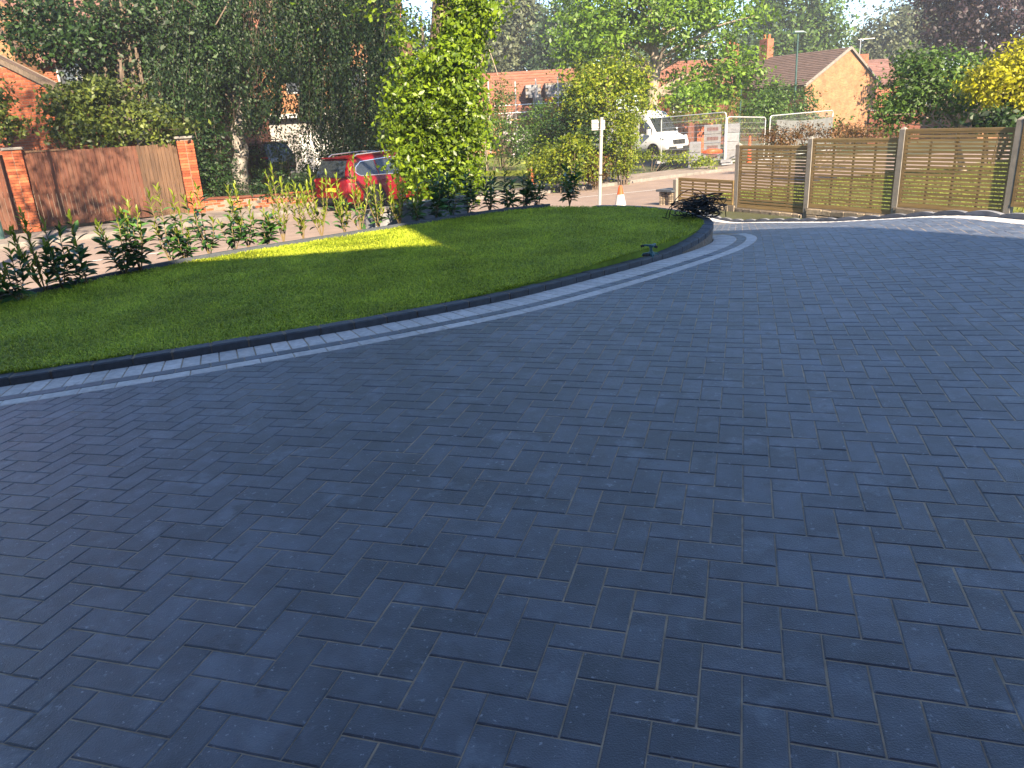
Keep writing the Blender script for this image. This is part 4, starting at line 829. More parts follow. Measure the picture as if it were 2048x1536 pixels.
# white van on the building site, front three quarters
VS = [(-2.75, .5, .98, 1.15, 2.42, .90), (-2.7, .42, 1.0, 1.2, 2.5, .92), (.6, .4, 1.02, 1.25, 2.55, .92), (1.0, .4, 1.02, 1.25, 2.45, .90), (1.3, .4, 1.02, 1.25, 2.15, .88), (1.85, .4, 1.02, 1.22, 1.42, .90), (1.95, .42, 1.02, 1.2, 1.32, .92), (2.5, .45, .98, 1.0, 1.12, .88), (2.68, .5, .90, .88, .96, .80), (2.74, .55, .8, .7, .76, .72)]
vp = at(1283, 312, 46); vp.z = float(T(vp.x, vp.y))+.13
vt = thing('white_van', 'white panel van parked on the building site behind the mesh fencing', 'van', vp, rad(-52)); vehicle(vt, VS, m_vanw, (-1.7, 1.75), .36)
for sg in (-1, 1):
    side_glass(vt, VS, .75, 1.62, sg, .08, .72); m_ = MB(); m_.box((1.55, sg*1.15, 1.42), (.14, .2, .3)); m_.obj('wing_mirror', m_vanw, vt)
    m_ = MB(); m_.tube([(2.62, sg*.72, .98), (2.45, sg*.93, 1.08), (2.3, sg*.99, 1.12)], [.09, .09, .04], 8); m_.obj('headlight', m_lens, vt)
    m_ = MB(); m_.box((-.9, sg*1.026, .75), (2.6, .02, .1)); m_.obj('side_trim', m_black, vt)
m_ = MB(); m_.add([(1.90, -.86, 1.40), (1.90, .86, 1.40), (1.34, .82, 2.13), (1.34, -.82, 2.13)], [(0, 1, 2, 3)]); m_.obj('windscreen', m_glass, vt)
m_ = MB(); m_.box((2.735, 0, .84), (.04, 1.0, .26)); m_.obj('grille', m_black, vt); m_ = MB(); m_.box((2.72, 0, .52), (.12, 1.6, .18)); m_.obj('bumper', m_black, vt); m_ = MB(); m_.box((2.79, 0, .55), (.02, .5, .11)); m_.obj('number_plate', m_white, vt)
# ================================================================== ACROSS THE STREET, MIDDLE AND RIGHT
fl = [hit(940, 347), hit(1062, 345), hit(1062, 310), hit(930, 305)]
struct(sheet('far_lawn', [(p.x, p.y) for p in (hit(900, 352), hit(1064, 349), hit(1070, 312), hit(880, 312))], lambda x, y: T(x, y)+.2, m_grass2, 1.5, .4))
mm = hit(1064, 368); bt = thing('brick_gatepost', 'small weathered brick gatepost at the corner of the lit lawn across the road', 'gatepost', mm, .3); m_ = MB(); hh = at(1066, 334, mm.y).z-mm.z; m_.box((0, 0, hh/2), (.27, .27, hh)); m_.obj('core', m_mort, bt)
for k in range(int(hh/.075)):
    for q in range(4): meshobj('brick', brick_me, bt, Matrix.Rotation(q*math.pi/2+(math.pi/2 if k % 2 else 0), 4, 'Z') @ Matrix.Translation((.02, -.105-R_.uniform(0, .006), .04+k*.075)))
# bungalow being extended
bg_ = thing('bungalow', 'bungalow under extension with a red tiled roof and grey block dormers', 'house'); Yb = 58.0
a, b = at(925, 240, Yb), at(1200, 240, Yb); ze = at(1000, 238, Yb).z; zr = at(1050, 142, Yb+3.5).z; m_ = MB(); m_.box(((a.x+b.x)/2, Yb+3.5, (ze-2)/2), (b.x-a.x, 7, ze+2)); m_.obj('wall', m_brickO, bg_)
m_ = MB(); roofplane(m_, (a.x-.4, Yb-.4, ze), (b.x+.4, Yb-.4, ze), (b.x+.4, Yb+3.5, zr), (a.x-.4, Yb+3.5, zr), 17); m_.obj('roof', m_tileR, bg_)
bk = MB(); bk.box((0, 0, 0), (.43, .1, .205)); blk = bk.mesh('block'); blk.materials.append(m_block)
for x0, x1, y0, y1, cols in ((1052, 1082, 168, 196, 4), (1092, 1150, 163, 196, 6)):
    p, q = at(x0, y1, Yb-.35), at(x1, y0, Yb-.35); m_ = MB(); m_.box(((p.x+q.x)/2, Yb+1.1, (p.z+q.z)/2), (q.x-p.x, 2.6, q.z-p.z)); dm = m_.obj('dormer', m_mort, bg_); nr = int((q.z-p.z)/.215)
    for r in range(nr):
        for c_ in range(int((q.x-p.x)/.44)+1):
            x = p.x+.22+c_*.44+(.0 if r % 2 else .18)
            if x < q.x-.1: meshobj('block', blk, dm, loc=(x, Yb-.24-R_.uniform(0, .006), p.z+.11+r*.215))
for px_, pt in ((978, 160), (1032, 163), (1073, 157), (1117, 153), (1162, 158)):
    p, q = at(px_, 250, Yb-2.0), at(px_-2, pt, Yb-2.0); m_ = MB(); m_.tube([(p.x, p.y, -1.3), tuple(q)], .045, 6); tag(m_.obj('scaffold_pole', m_metal), {978: 'leftmost scaffold pole, in front of the roof and behind the thin sapling', 1032: 'scaffold pole left of the smaller block dormer', 1073: 'scaffold pole in front of the smaller block dormer', 1117: 'scaffold pole in front of the wider block dormer', 1162: 'scaffold pole at the right end of the bungalow roof, by the yellow bush'}[px_], 'scaffold pole', 'scaffold poles in front of the bungalow')
p0, p1 = at(1046, 206, Yb-2.1), at(1150, 202, Yb-2.1); sc = thing('scaffold_platform', 'scaffold platform with guard rails across the front of the bungalow', 'scaffold'); zf = at(1090, 236, Yb-2.1).z
m_ = MB(); m_.bar((p0.x-2, Yb-2.2, zf), (p1.x+1.2, Yb-2.2, zf), 1.2, .06); m_.obj('deck', m_timber, sc)
for z in (.45, .95): m_ = MB(); m_.tube([(p0.x-2, Yb-2.75, zf+z), (p1.x+1, Yb-2.75, zf+z)], .035, 5); m_.obj('guard_rail', m_metal, sc)
p, q = at(1066, 196, Yb-2.3), at(1086, 232, Yb-2.3); m_ = MB(); m_.box(((p.x+q.x)/2, Yb-2.3, (p.z+zf+.03)/2), (q.x-p.x, .7, p.z-zf-.03)); tag(m_.obj('block_stack', m_wrap), 'pale wrapped stack of blocks on the scaffold platform', 'pallet')
p, q = at(1089, 194, Yb-2.3), at(1112, 230, Yb-2.3); tt = thing('tile_stack', 'orange stack of upright tiles on the scaffold platform beside the ladder', 'tile stack')
for k in range(9): m_ = MB(); m_.box((p.x+(q.x-p.x)*(k+.5)/9, Yb-2.3, (p.z+zf+.03)/2-R_.uniform(0, .1)), ((q.x-p.x)/9-.012, .5, p.z-zf-.05)); m_.obj('tile', m_rust, tt)
p, q = at(1098, 194, Yb-2.8), at(1114, 228, Yb-3.0); ld = thing('ladder', 'pale aluminium ladder leaning against the scaffold beside the orange tiles', 'ladder')
for o_ in (-.2, .2): m_ = MB(); m_.bar((p.x+o_, p.y, p.z), (q.x+o_+.15, q.y, q.z), .05, .06); m_.obj('stile', m_timber, ld)
for k in range(7): u = (k+.5)/7; c = p.lerp(q+Vector((.15, 0, 0)), u); m_ = MB(); m_.bar((c.x-.2, c.y, c.z), (c.x+.2, c.y, c.z), .035, .035); m_.obj('rung', m_timber, ld)
# orange brick gable house on the right
rh = thing('gable_house', 'orange brick house with a pale-edged gable and dark tiled roof', 'house'); Yr = 60.0
ap = at(1691, 97, Yr+1.2); el = at(1612, 168, Yr); er = at(1754, 160, Yr+3.4); gnd = -2.2
el.z = er.z = (el.z+er.z)/2; ap = Vector(((el.x+er.x)/2+.35, (el.y+er.y)/2, at(1691, 97, (el.y+er.y)/2).z)); gv = Vector((er.x-el.x, er.y-el.y, 0)).normalized(); rv = Vector((-gv.y, gv.x, 0)); Lr = 17
m_ = MB(); A_ = [Vector((el.x, el.y, gnd)), Vector((er.x, er.y, gnd)), er.copy(), ap.copy(), el.copy()]; B_ = [p+rv*Lr for p in A_]; m_.add(A_+B_, [(0, 1, 2, 3, 4), (1, 6, 7, 2), (5, 0, 4, 9), (9, 8, 7, 6, 5)]); m_.obj('wall', m_brickO, rh)
m_ = MB(); dn = (el-ap).normalized()*.35; dn2 = (er-ap).normalized()*.35; up = Vector((0, 0, .08)); ov = rv*-.15
roofplane(m_, el+dn+up+rv*Lr, el+dn+up+ov, ap+up+ov, ap+up+rv*Lr, 18); roofplane(m_, er+dn2+up+ov, er+dn2+up+rv*Lr, ap+up+rv*Lr, ap+up+ov, 18); m_.obj('roof', m_tile, rh)
m_ = MB(); m_.bar(el+dn+ov+Vector((0, 0, -.02)), ap+ov+Vector((0, 0, .05)), .08, .2); m_.bar(er+dn2+ov+Vector((0, 0, -.02)), ap+ov+Vector((0, 0, .05)), .08, .16); m_.obj('bargeboard', m_kst, rh)
for u, h in ((.68, 1.9), (.50, 1.0)):
    c = ap+rv*Lr*u+(el-ap)*(.22 if h > 1.5 else .0); m_ = MB(); m_.box(c+Vector((0, 0, .5)), (.9, .7, h+1), math.atan2(rv.y, rv.x)); ch = m_.obj('chimney', m_brickB, rh)
    for s in (-.2, .2): m_ = MB(); m_.tube([c+Vector((s, 0, h/2+1.0)), c+Vector((s, 0, h/2+1.35))], .12, 8); m_.obj('chimney_pot', m_rust, ch)
# a second roof, long brick wall and buildings farther back
def simple_house(name, label, px0, px1, pe, pr, Y, wm, rm, depth=7, cat='house'):
    a, b = at(px0, pe, Y), at(px1, pe, Y); zr = at((px0+px1)/2, pr, Y+depth/2).z; t = thing(name, label, cat); z = (a.z+b.z)/2; m_ = MB(); m_.box(((a.x+b.x)/2, Y+depth/2, (z-2.5)/2), (b.x-a.x, depth, z+2.5)); m_.obj('wall', wm, t)
    m_ = MB(); roofplane(m_, (a.x-.3, Y-.3, z), (b.x+.3, Y-.3, z), (b.x+.3, Y+depth/2, zr), (a.x-.3, Y+depth/2, zr), 14); roofplane(m_, (b.x+.3, Y+depth+.3, z), (a.x-.3, Y+depth+.3, z), (a.x-.3, Y+depth/2, zr), (b.x+.3, Y+depth/2, zr), 14); m_.obj('roof', rm, t); return t
simple_house('tiled_house', 'plum-roofed house just right of the orange gable, mostly hidden by trees', 1722, 1800, 170, 118, 74, m_brickB, m_tileP)
c = at(1722, 126, 72); m_ = MB(); m_.box((c.x, 72, c.z-1), (.9, .8, 3.4)); t = thing('chimney_stack', 'small brick chimney stack with an aerial right of the orange gable', 'chimney'); m_.obj('stack', m_brickB, t); m_ = MB(); m_.tube([(c.x-.2, 72, c.z+.6), (c.x-.2, 72, c.z+2.0)], .03, 5); m_.tube([(c.x-.4, 72, c.z+1.9), (c.x+1.0, 72, c.z+1.95)], .025, 5); m_.obj('aerial', m_metal, t)
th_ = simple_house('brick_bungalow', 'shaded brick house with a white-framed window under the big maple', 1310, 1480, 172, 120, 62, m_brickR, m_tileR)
c = at(1362, 204, 61.95); windowbox((c.x, 61.97, c.z), 0, 1.2, 1.5, th_)
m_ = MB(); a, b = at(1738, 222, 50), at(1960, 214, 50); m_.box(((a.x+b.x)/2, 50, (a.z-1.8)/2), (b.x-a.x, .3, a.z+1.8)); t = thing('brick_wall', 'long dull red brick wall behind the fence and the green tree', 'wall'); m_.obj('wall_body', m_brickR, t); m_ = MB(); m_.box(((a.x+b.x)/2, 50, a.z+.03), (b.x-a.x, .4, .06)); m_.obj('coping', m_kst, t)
c0_, c1_ = at(1965, 200, 46), at(2140, 200, 46); m_ = MB(); m_.box(((c0_.x+c1_.x)/2, 48, .3), (c1_.x-c0_.x, 4, 4.2)); t = thing('outbuilding', 'brick outbuilding glimpsed behind the golden tree at the right edge', 'outbuilding'); m_.obj('wall', m_brickO, t); windowbox((at(2008, 226, 45.9).x, 45.98, at(2008, 226, 45.9).z), 0, .8, 1.2, t)
# street lamps
for px_, yb, yt, Y, lab in ((1254, 300, 0, 0, ''),)[:0]+((1593, 190, 68, 46, 'tall green street lamp in front of the dark tiled roof'), (1481, 245, 143, 52, 'shorter green street lamp in front of the maple, left of the brown roof')):
    p, q = at(px_-2, yb, Y), at(px_+3, yt, Y); gz = float(T(p.x, p.y)); t = thing('street_lamp', lab, 'street lamp', (p.x, p.y, gz)); x, y, h = q.x-p.x, 0, q.z-gz
    m_ = MB(); m_.tube([(0, 0, 0), (0, 0, 1.2), (0, 0, 1.25), (x, 0, h)], [.09, .09, .06, .045], 10); m_.obj('column', m_lamp, t); m_ = MB(); m_.tube([(x-.32, 0, h+.02), (x-.2, 0, h+.1), (x+.28, 0, h+.09), (x+.45, -.05, h+.03)], [.03, .09, .08, .03], 8); m_.obj('lantern', m_lamp, t)
# ------------------------------------------------------------------ building site in front of the van
rw = thing('retaining_wall', 'low grey block retaining wall on the verge in front of the white van', 'wall')
a, b = hit(1262, 326), hit(1380, 334); zt = at(1370, 317, b.y).z; m_ = MB(); m_.bar((a.x-1, a.y+.9, (zt+a.z-.2)/2), (b.x, b.y, (zt+a.z-.2)/2), .2, zt-a.z+.2); m_.obj('wall_body', m_block, rw); m_ = MB(); m_.bar((a.x-1, a.y+.9, zt+.02), (b.x, b.y, zt+.02), .26, .04); m_.obj('coping', m_kst, rw)
struct(sheet('site_yard', [(a.x-1, a.y+1.0), (b.x, b.y+.1), (b.x+9, b.y+1), (b.x+12, b.y+16), (a.x-3, a.y+22)], lambda x, y: T(x, y)+.12, m_ground, 2, .4))
def heras(p, q, zb0, zb1, h, lab, tarp=False):
    t = thing('site_fence', lab, 'mesh fence', group='steel mesh site fence panels'); a, b = Vector((p.x, p.y, zb0)), Vector((q.x, q.y, zb1)); m_ = MB(); u = Vector((0, 0, h)); k = (b-a).normalized()*.12
    m_.tube([a, a+u-Vector((0, 0, .12)), a+u+k*.3-Vector((0, 0, .035)), a+u+k, b+u-k, b+u-k*.3-Vector((0, 0, .035)), b+u-Vector((0, 0, .12)), b], .024, 6); m_.tube([a+Vector((0, 0, .12)), b+Vector((0, 0, .12))], .02, 6); m_.obj('frame', m_metal, t)
    m_ = MB(); n = int((b-a).length/.085)
    for i in range(1, n): c = a.lerp(b, i/n); m_.tube([c+Vector((0, 0, .12)), c+u], .0035, 3, False)
    for i in range(1, 8): m_.tube([a+Vector((0, 0, .12+(h-.12)*i/8)), b+Vector((0, 0, .12+(h-.12)*i/8))], .006, 3, False)
    stuff(m_.obj('mesh_infill', m_metal, t))
    for e in (a, b): m_ = MB(); m_.box((e.x, e.y, e.z+.05), (.6, .22, .12), .4); m_.obj('foot_block', m_block, t)
    return t
P_ = [at(1322, 322, 38.5), at(1449, 322, 35), at(1527, 318, 37), at(1660, 300, 40)]
heras(P_[0], P_[1], P_[0].z-.1, P_[1].z-.05, 2.1, 'site mesh fence panel in front of the white van')
heras(P_[1]+Vector((.08, .1, 0)), P_[2], P_[1].z-.15, P_[2].z-.15, 2.0, 'site mesh fence panel in front of the wrapped block pallets')
hp = heras(P_[2]+Vector((.25, .1, 0)), P_[3], P_[2].z-.1, P_[3].z-.1, 2.0, 'site mesh fence panel with a grey tarpaulin hanging on it')
a, b = P_[2]+Vector((.5, 0, 1.72)), P_[3]+Vector((0, 0, 1.6)); m_ = MB(); n, r = 24, 6; v = []
for j in range(r+1):
    for i in range(n+1):
        u, w_ = i/n, j/r; c = a.lerp(b, u); v.append((c.x, c.y-.06-.05*math.sin(u*23+w_*2)*w_, c.z-.10*math.sin(u*math.pi)*(1-w_)-w_*(1.25+.1*math.sin(u*9))))
m_.add(v, [(j*(n+1)+i, j*(n+1)+i+1, (j+1)*(n+1)+i+1, (j+1)*(n+1)+i) for j in range(r) for i in range(n)]); tag(m_.obj('tarpaulin', m_tarp, None, True), 'grey tarpaulin draped along the mesh fence behind the russet hedge', 'tarpaulin')
def pallet(px0, px1, py0, py1, Y, lab, m, band=False):
    p, q = at(px0, py1, Y), at(px1, py0, Y); gz = float(T(p.x, p.y)); t = thing('block_pallet', lab, 'pallet', ((p.x+q.x)/2, Y+.5, gz), -.25, 'pallets of building blocks'); wd, h = q.x-p.x, q.z-gz; n = max(1, round((h-.1)/.42))
    m_ = MB(); m_.box((0, 0, .06), (wd, 1.0, .12)); m_.obj('pallet_base', m_timber, t)
    for k in range(n):
        hh = (h-.12)/n; m_ = MB(); m_.prism([(-wd/2+R_.uniform(0, .03), -.5), (wd/2-R_.uniform(0, .03), -.5), (wd/2-.01, .5), (-wd/2+.01, .5)], .12+hh*k, .12+hh*(k+1)-.015, .03); pk = m_.obj('pack', m, t)
        if band: m_ = MB(); m_.box((0, -.504, .12+hh*(k+.5)), (wd*.62, .008, hh*.42)); m_.obj('printed_label', m_band, pk)
pallet(1412, 1448, 248, 322, 39, 'tall wrapped block stack with dark red printed bands behind the mesh', m_wrap, True); pallet(1452, 1485, 246, 318, 40, 'grey wrapped block stack right of the printed one', m_block); pallet(1383, 1408, 283, 318, 38.5, 'shorter grey block stack left of the printed one', m_block)
def hollow(px0, px1, py0, py1, Y, lab):
    p, q = at(px0, py1, Y), at(px1, py0, Y); t = thing('brick_stack', lab, 'brick stack', (0, 0, 0), 0, 'stacks of orange bricks'); nx = max(2, int((q.x-p.x)/.225)); gz = float(T(p.x, p.y))+.1; nz_ = max(3, int((q.z-gz)/.085))
    for i in range(nx):
        for k in range(nz_): m_ = MB(); m_.box((p.x+(q.x-p.x)*(i+.5)/nx, Y, gz+(q.z-gz)*(k+.5)/nz_), ((q.x-p.x)/nx-.02, .8, (q.z-gz)/nz_-.018)); m_.obj('brick', m_hbrick, t)
hollow(1348, 1374, 246, 300, 50, 'orange brick stack just right of the van windscreen'); hollow(1390, 1422, 246, 300, 48, 'orange brick stack behind the shorter grey pallet'); hollow(1318, 1332, 216, 300, 53, 'tall narrow orange brick stack behind the van roof')
m_ = MB(); c = at(1426, 305, 37.5); m_.tube([(c.x-.5, c.y, c.z), (c.x-.1, c.y-.1, c.z+.05), (c.x+.4, c.y, c.z+.02)], [.08, .16, .1], 9); tag(m_.obj('orange_sack', m_oran, None, True), 'crumpled orange sheet lying below the printed block stack', 'sheet')
c = at(1499, 292, 36.4); zt = at(1499, 272, 36.4).z; gz = float(T(c.x, c.y)); m_ = MB(); m_.tube([(c.x, c.y, gz), (c.x, c.y, zt)], [.12, .04], 12); t = thing('red_cone', 'plain red cone behind the tall fence by the mesh panel', 'cone'); m_.obj('cone_body', m_oran, t); m_ = MB(); m_.box((c.x, c.y, gz+.02), (.36, .36, .05)); m_.obj('base', m_oran, t)
# ================================================================== TREES
cz = lambda p: float(T(p.x, p.y))
b = hit(893, 398); b = Vector((at(890, 398, 16.8).x, 16.8, -.85)); tp = at(868, -420, 16.8); it = thing('ivy_clad_tree', 'thick-trunked tree wrapped in bright yellow-green ivy beside the road', 'tree')
bare = []
# canopy above the frame; its two lowest lobes are added to shade the red car
o, c = foliage('crown', [(tp.x+.5, 17, 10.0, 4.4, 4.0, 2.4), (tp.x-3.0, 16.0, 9.0, 3.0, 3, 2.0), (tp.x+2.6, 18.0, 10.2, 3.0, 3, 2), (-3.3, 17.2, 4.75, 1.5, 1.1, .55), (-3.9, 17.6, 5.5, 1.5, 1.1, .6)], 280, 55, .38, .13, l_ivy, it)
limbs(b, tp, c, .40, 22, .6).obj('trunk', m_bark, it, True)
ie = [E(878, 300, 15.9, 76, 70, 70), E(842, 325, 15.6, 48, 50, 50), E(900, 200, 15.9, 62, 90, 70), E(850, 210, 16.1, 66, 75, 70), E(925, 110, 16.2, 36, 75, 48), E(910, 290, 15.6, 55, 90, 60), E(820, 180, 16.4, 40, 60, 48), E(890, 355, 15.6, 55, 40, 50), E(930, 225, 16, 42, 60, 50), E(920, 60, 16.3, 34, 55, 40), E(905, 130, 16.1, 50, 60, 50), E(945, 30, 16.3, 36, 60, 40), E(925, -10, 16.3, 40, 50, 40), E(808, 235, 15.8, 40, 65, 45)]
foliage('ivy', ie, 1250, 22, .13, .102, l_ivy, it, shell=.75, hang=1.5, up=.2)
v_ = MB()
for k in range(60):
    e = ie[R_.randrange(len(ie))]; p = Vector((e[0]+R_.uniform(-.8, .8)*e[3], e[1]-.1*e[4], e[2]-R_.random()*e[5])); v_.tube([p, p+Vector((R_.gauss(0, .05), -.05, -.3)), p+Vector((R_.gauss(0, .12), -.08, -.6-R_.random()*.4))], .007, 3, False)
v_.obj('ivy_stems', m_barkL, it)
foliage('hanging_leaves', [E(812, 60, 16.2, 28, 85), E(740, 10, 16, 30, 20), E(1000, 6, 16, 55, 16), E(960, 0, 16, 40, 22), E(835, 120, 16.4, 25, 40)], 85, 9, .15, .11, l_ivy, it, shell=.1, hang=1)
# weeping birch
wb = thing('weeping_birch', 'weeping birch with a white peeling trunk and hanging strands, beyond the red car', 'tree'); bb = at(478, 352, 30); bb.z = float(T(bb.x, bb.y))-.1; m_ = MB(); tops = []
tr = [bb, at(478, 330, 30), at(484, 300, 30), at(470, 270, 30), at(482, 245, 30), at(500, 160, 30), at(530, 40, 30), at(560, -80, 30)]; m_.tube(tr[4:], [.2, .19, .13, .06], 9)
for k in range(34):
    q = tr[4+k % 4]; e = at(R_.uniform(300, 790), R_.uniform(-80, 60), R_.uniform(26.5, 34)); m_.tube([q, q.lerp(e, .5)+Vector((0, 0, .6)), e], [.07, .045, .02], 5, False)
m_.obj('limbs', m_bark, wb, True); m_ = MB(); m_.tube(tr[:6], [.36, .29, .26, .29, .24, .2], 10); m_.obj('trunk', m_birch, wb, True)
cen, nrm, drp = [], [], []; tw = MB()
gaps = [(430, 480, 165, 250, .75), (495, 545, 130, 200, .5), (560, 600, 165, 290, .85), (520, 630, 240, 318, .75), (640, 700, 225, 300, .35), (480, 520, 20, 60, .7), (700, 740, 80, 175, .5), (505, 530, 160, 240, .5)]
for k in range(4200):
    px_ = R_.uniform(285, 800) if R_.random() < .8 else R_.uniform(560, 790); Y = R_.uniform(26.8, 33.5); top = R_.uniform(-120, 170); low = (235 if px_ < 470 else 262 if px_ < 560 else 280 if px_ < 640 else 315)+R_.gauss(0, 16); ln = R_.uniform(60, 200)
    bot = min(top+ln, low)
    if R_.random() < .25: bot = low; top = low-R_.uniform(50, 120)
    if bot-top < 25: continue
    P0, P1 = at(px_, top, Y), at(px_+R_.gauss(0, 6), bot, Y); n = int((P0.z-P1.z)/.062); sw_ = R_.uniform(0, 6)
    for i in range(n):
        u = i/n; yy = top+(bot-top)*u; xx = px_
        if any(x0 < xx < x1 and y0 < yy < y1 and R_.random() < pr for x0, x1, y0, y1, pr in gaps): continue
        q = P0.lerp(P1, u); cen.append((q.x+R_.gauss(0, .045)+.05*math.sin(u*5+sw_), q.y+R_.gauss(0, .045), q.z)); nrm.append((R_.gauss(0, 1), R_.gauss(-.4, 1), R_.gauss(.2, .5))); drp.append((R_.gauss(0, .5), R_.gauss(0, .5), -1))
    if k % 12 == 0: tw.tube([P0, P1], .004, 3, False)
cen, nrm, drp = map(np.array, (cen, nrm, drp)); v, f = leaves(cen, nrm, .105*(.7+.6*NR.random(len(cen))), .6, .2, drp); meshobj('crown', np_mesh('crown', v, f, l_birch), wb); tw.obj('hanging_twigs', m_bark, wb)
tree('shade_tree', 'unseen tree beyond the left edge, added to dapple the brown gate with shade', 'tree', Vector((-7.6, 8.6, -.9)), Vector((-7.4, 9.0, 11.5)), .17, [(-7.0, 9.2, 7.6, 1.5, 1.3, 1.1), (-5.9, 9.3, 7.9, 1.1, 1.2, .9), (-8.2, 9.6, 7.4, 1.3, 1.2, 1.0), (-7.4, 9.4, 9.8, 1.6, 1.3, 1.1), (-8.4, 9.6, 12.0, 1.7, 1.4, 1.4), (-6.8, 9.4, 11.6, 1.4, 1.3, 1.1)], 160, 34, .26, .13, l_mid, m_bark, 12)  # out of view, added so its crown throws dappled shade on gate and garage
# dark trees at the upper left
b = at(255, 320, 28); b.z = float(T(b.x, b.y))-.1
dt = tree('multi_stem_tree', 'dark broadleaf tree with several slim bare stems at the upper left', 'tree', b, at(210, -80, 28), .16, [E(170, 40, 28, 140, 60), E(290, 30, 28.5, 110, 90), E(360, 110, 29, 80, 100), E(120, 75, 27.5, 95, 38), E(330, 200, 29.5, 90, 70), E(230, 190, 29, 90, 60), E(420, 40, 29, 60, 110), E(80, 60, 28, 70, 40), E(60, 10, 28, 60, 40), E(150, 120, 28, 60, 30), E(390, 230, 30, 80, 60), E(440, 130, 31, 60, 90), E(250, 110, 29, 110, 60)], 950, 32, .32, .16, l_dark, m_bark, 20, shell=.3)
m_ = MB()
for x0, y0, x1, y1 in ((215, 200, 178, -30), (268, 195, 232, -40), (290, 220, 255, 20), (225, 190, 240, -20), (300, 210, 312, 0)): p, q = at(x0+20, y0+90, 28), at(x1, y1, 28); m_.tube([p, p.lerp(q, .4)+Vector((.05, 0, 0)), q], [.10, .08, .05], 6)
m_.obj('stems', m_bark, dt, True)
b = at(230, 330, 23.4); b.z = float(T(b.x, b.y))-.1
tree('conifer', 'feathery yellow-tipped conifer spreading over the brown gate and the garage', 'tree', b, at(240, 120, 23.6), .11, [E(150, 255, 23, 55, 34, 40), E(225, 262, 22.8, 85, 34, 40), E(300, 245, 23, 60, 36, 40), E(175, 185, 23.6, 50, 30, 40), E(110, 215, 23.4, 40, 45, 30), E(215, 205, 23.3, 85, 45, 40), E(330, 262, 22.9, 50, 28, 30)], 230, 34, .2, .13, l_con, m_bark, 26, shell=.2, flat=.35, up=.2)
b = at(5, 330, 23); b.z = float(T(b.x, b.y))-.1
tree('small_conifer', 'small conifer with yellow tips at the left edge above the brown gate', 'tree', b, at(0, 180, 23), .06, [E(15, 255, 22.8, 38, 28, 20), E(-20, 200, 22.8, 40, 40, 20)], 60, 30, .17, .12, l_con, m_bark, 10, shell=.2, flat=.35, up=.2)
sh = lambda *a, **k: bush(*a, **k)
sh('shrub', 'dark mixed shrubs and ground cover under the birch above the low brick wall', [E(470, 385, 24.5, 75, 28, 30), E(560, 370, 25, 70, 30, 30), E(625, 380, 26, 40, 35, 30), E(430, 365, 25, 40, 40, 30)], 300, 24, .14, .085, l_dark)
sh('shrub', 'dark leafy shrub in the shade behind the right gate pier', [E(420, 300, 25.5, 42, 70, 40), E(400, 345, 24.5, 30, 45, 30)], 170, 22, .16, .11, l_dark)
sh('shrub', 'light green shrub in front of the white wall, right of the birch trunk', [E(575, 300, 33, 34, 38, 30), E(625, 325, 32, 35, 25, 30), E(528, 318, 33, 26, 30, 25)], 170, 18, .16, .09, l_mid)
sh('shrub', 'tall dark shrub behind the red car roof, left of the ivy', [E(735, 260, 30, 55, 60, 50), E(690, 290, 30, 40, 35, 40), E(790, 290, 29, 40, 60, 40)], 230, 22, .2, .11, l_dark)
# bushes across the road, middle
sh('flowering_bush', 'bush with white blossom in front of the bungalow', [E(975, 275, 40, 40, 45, 40), E(1030, 280, 39, 45, 45, 40)], 170, 24, .2, .12, l_mid)
foliage('blossom', [E(1022, 265, 38, 12, 42, 14), E(1052, 285, 38, 14, 20, 14), E(960, 290, 38.5, 14, 20, 14), E(1020, 240, 38.5, 14, 10, 14)], 40, 7, .12, .10, l_flow, bpy.data.objects['flowering_bush'])
sh('sapling', 'thin tall sapling with sparse leaves in front of the bungalow roof', [E(998, 195, 42, 22, 60, 18), E(990, 225, 42, 34, 40, 26), E(1025, 190, 42, 12, 45, 12)], 100, 13, .2, .13, l_mid, shell=.1)
sh('yellow_green_bush', 'low bright yellow-green bush at the kerb right of the brick gatepost', [E(1120, 330, 27.5, 48, 35, 40), E(1085, 320, 28.5, 28, 40, 30), E(1160, 318, 27.5, 35, 45, 30)], 260, 22, .15, .095, l_yel)
sh('reed_shrub', 'tall upright yellow-green shoots above the kerbside bush', [E(1146, 305, 27, 14, 42, 12), E(1135, 320, 27, 14, 36, 12)], 60, 14, .14, .16, l_yel, up=0)
sh('dark_bush', 'dense dark green bush left of the sign, below the yellow tree', [E(1165, 240, 31, 48, 55, 45), E(1125, 265, 31.5, 35, 45, 35), E(1190, 290, 30, 35, 40, 35)], 320, 24, .17, .10, l_dark)
sh('green_bush', 'mid green bush behind the brick gatepost and the yellow bush', [E(1085, 255, 34, 36, 45, 36), E(1070, 300, 33, 30, 30, 30)], 190, 22, .17, .10, l_mid)
sh('tan_grass_bush', 'dry tan grasses at the kerb behind the sign post', [E(1192, 335, 28.2, 22, 30, 18)], 60, 18, .12, .12, l_hedge)
sh('bright_bush', 'bright green bush right of the sign post, behind the slim wooden post', [E(1244, 300, 29.5, 30, 50, 30), E(1258, 255, 30, 20, 35, 24)], 260, 22, .15, .095, l_yel)
b = hit(1190, 348); b = at(1205, 340, 31); b.z = cz(b)
tree('yellow_green_tree', 'yellow-green tree with orange-tinged tips behind the sign', 'tree', b, at(1215, 150, 31), .14, [E(1215, 200, 31, 75, 60, 55), E(1180, 165, 31.5, 50, 35, 40), E(1265, 190, 31, 45, 55, 40), E(1230, 145, 31.5, 60, 35, 40), E(1160, 205, 31, 40, 40, 40)], 420, 26, .2, .125, l_yel, m_bark, 18)
b = at(1308, 250, 47); b.z = cz(b)
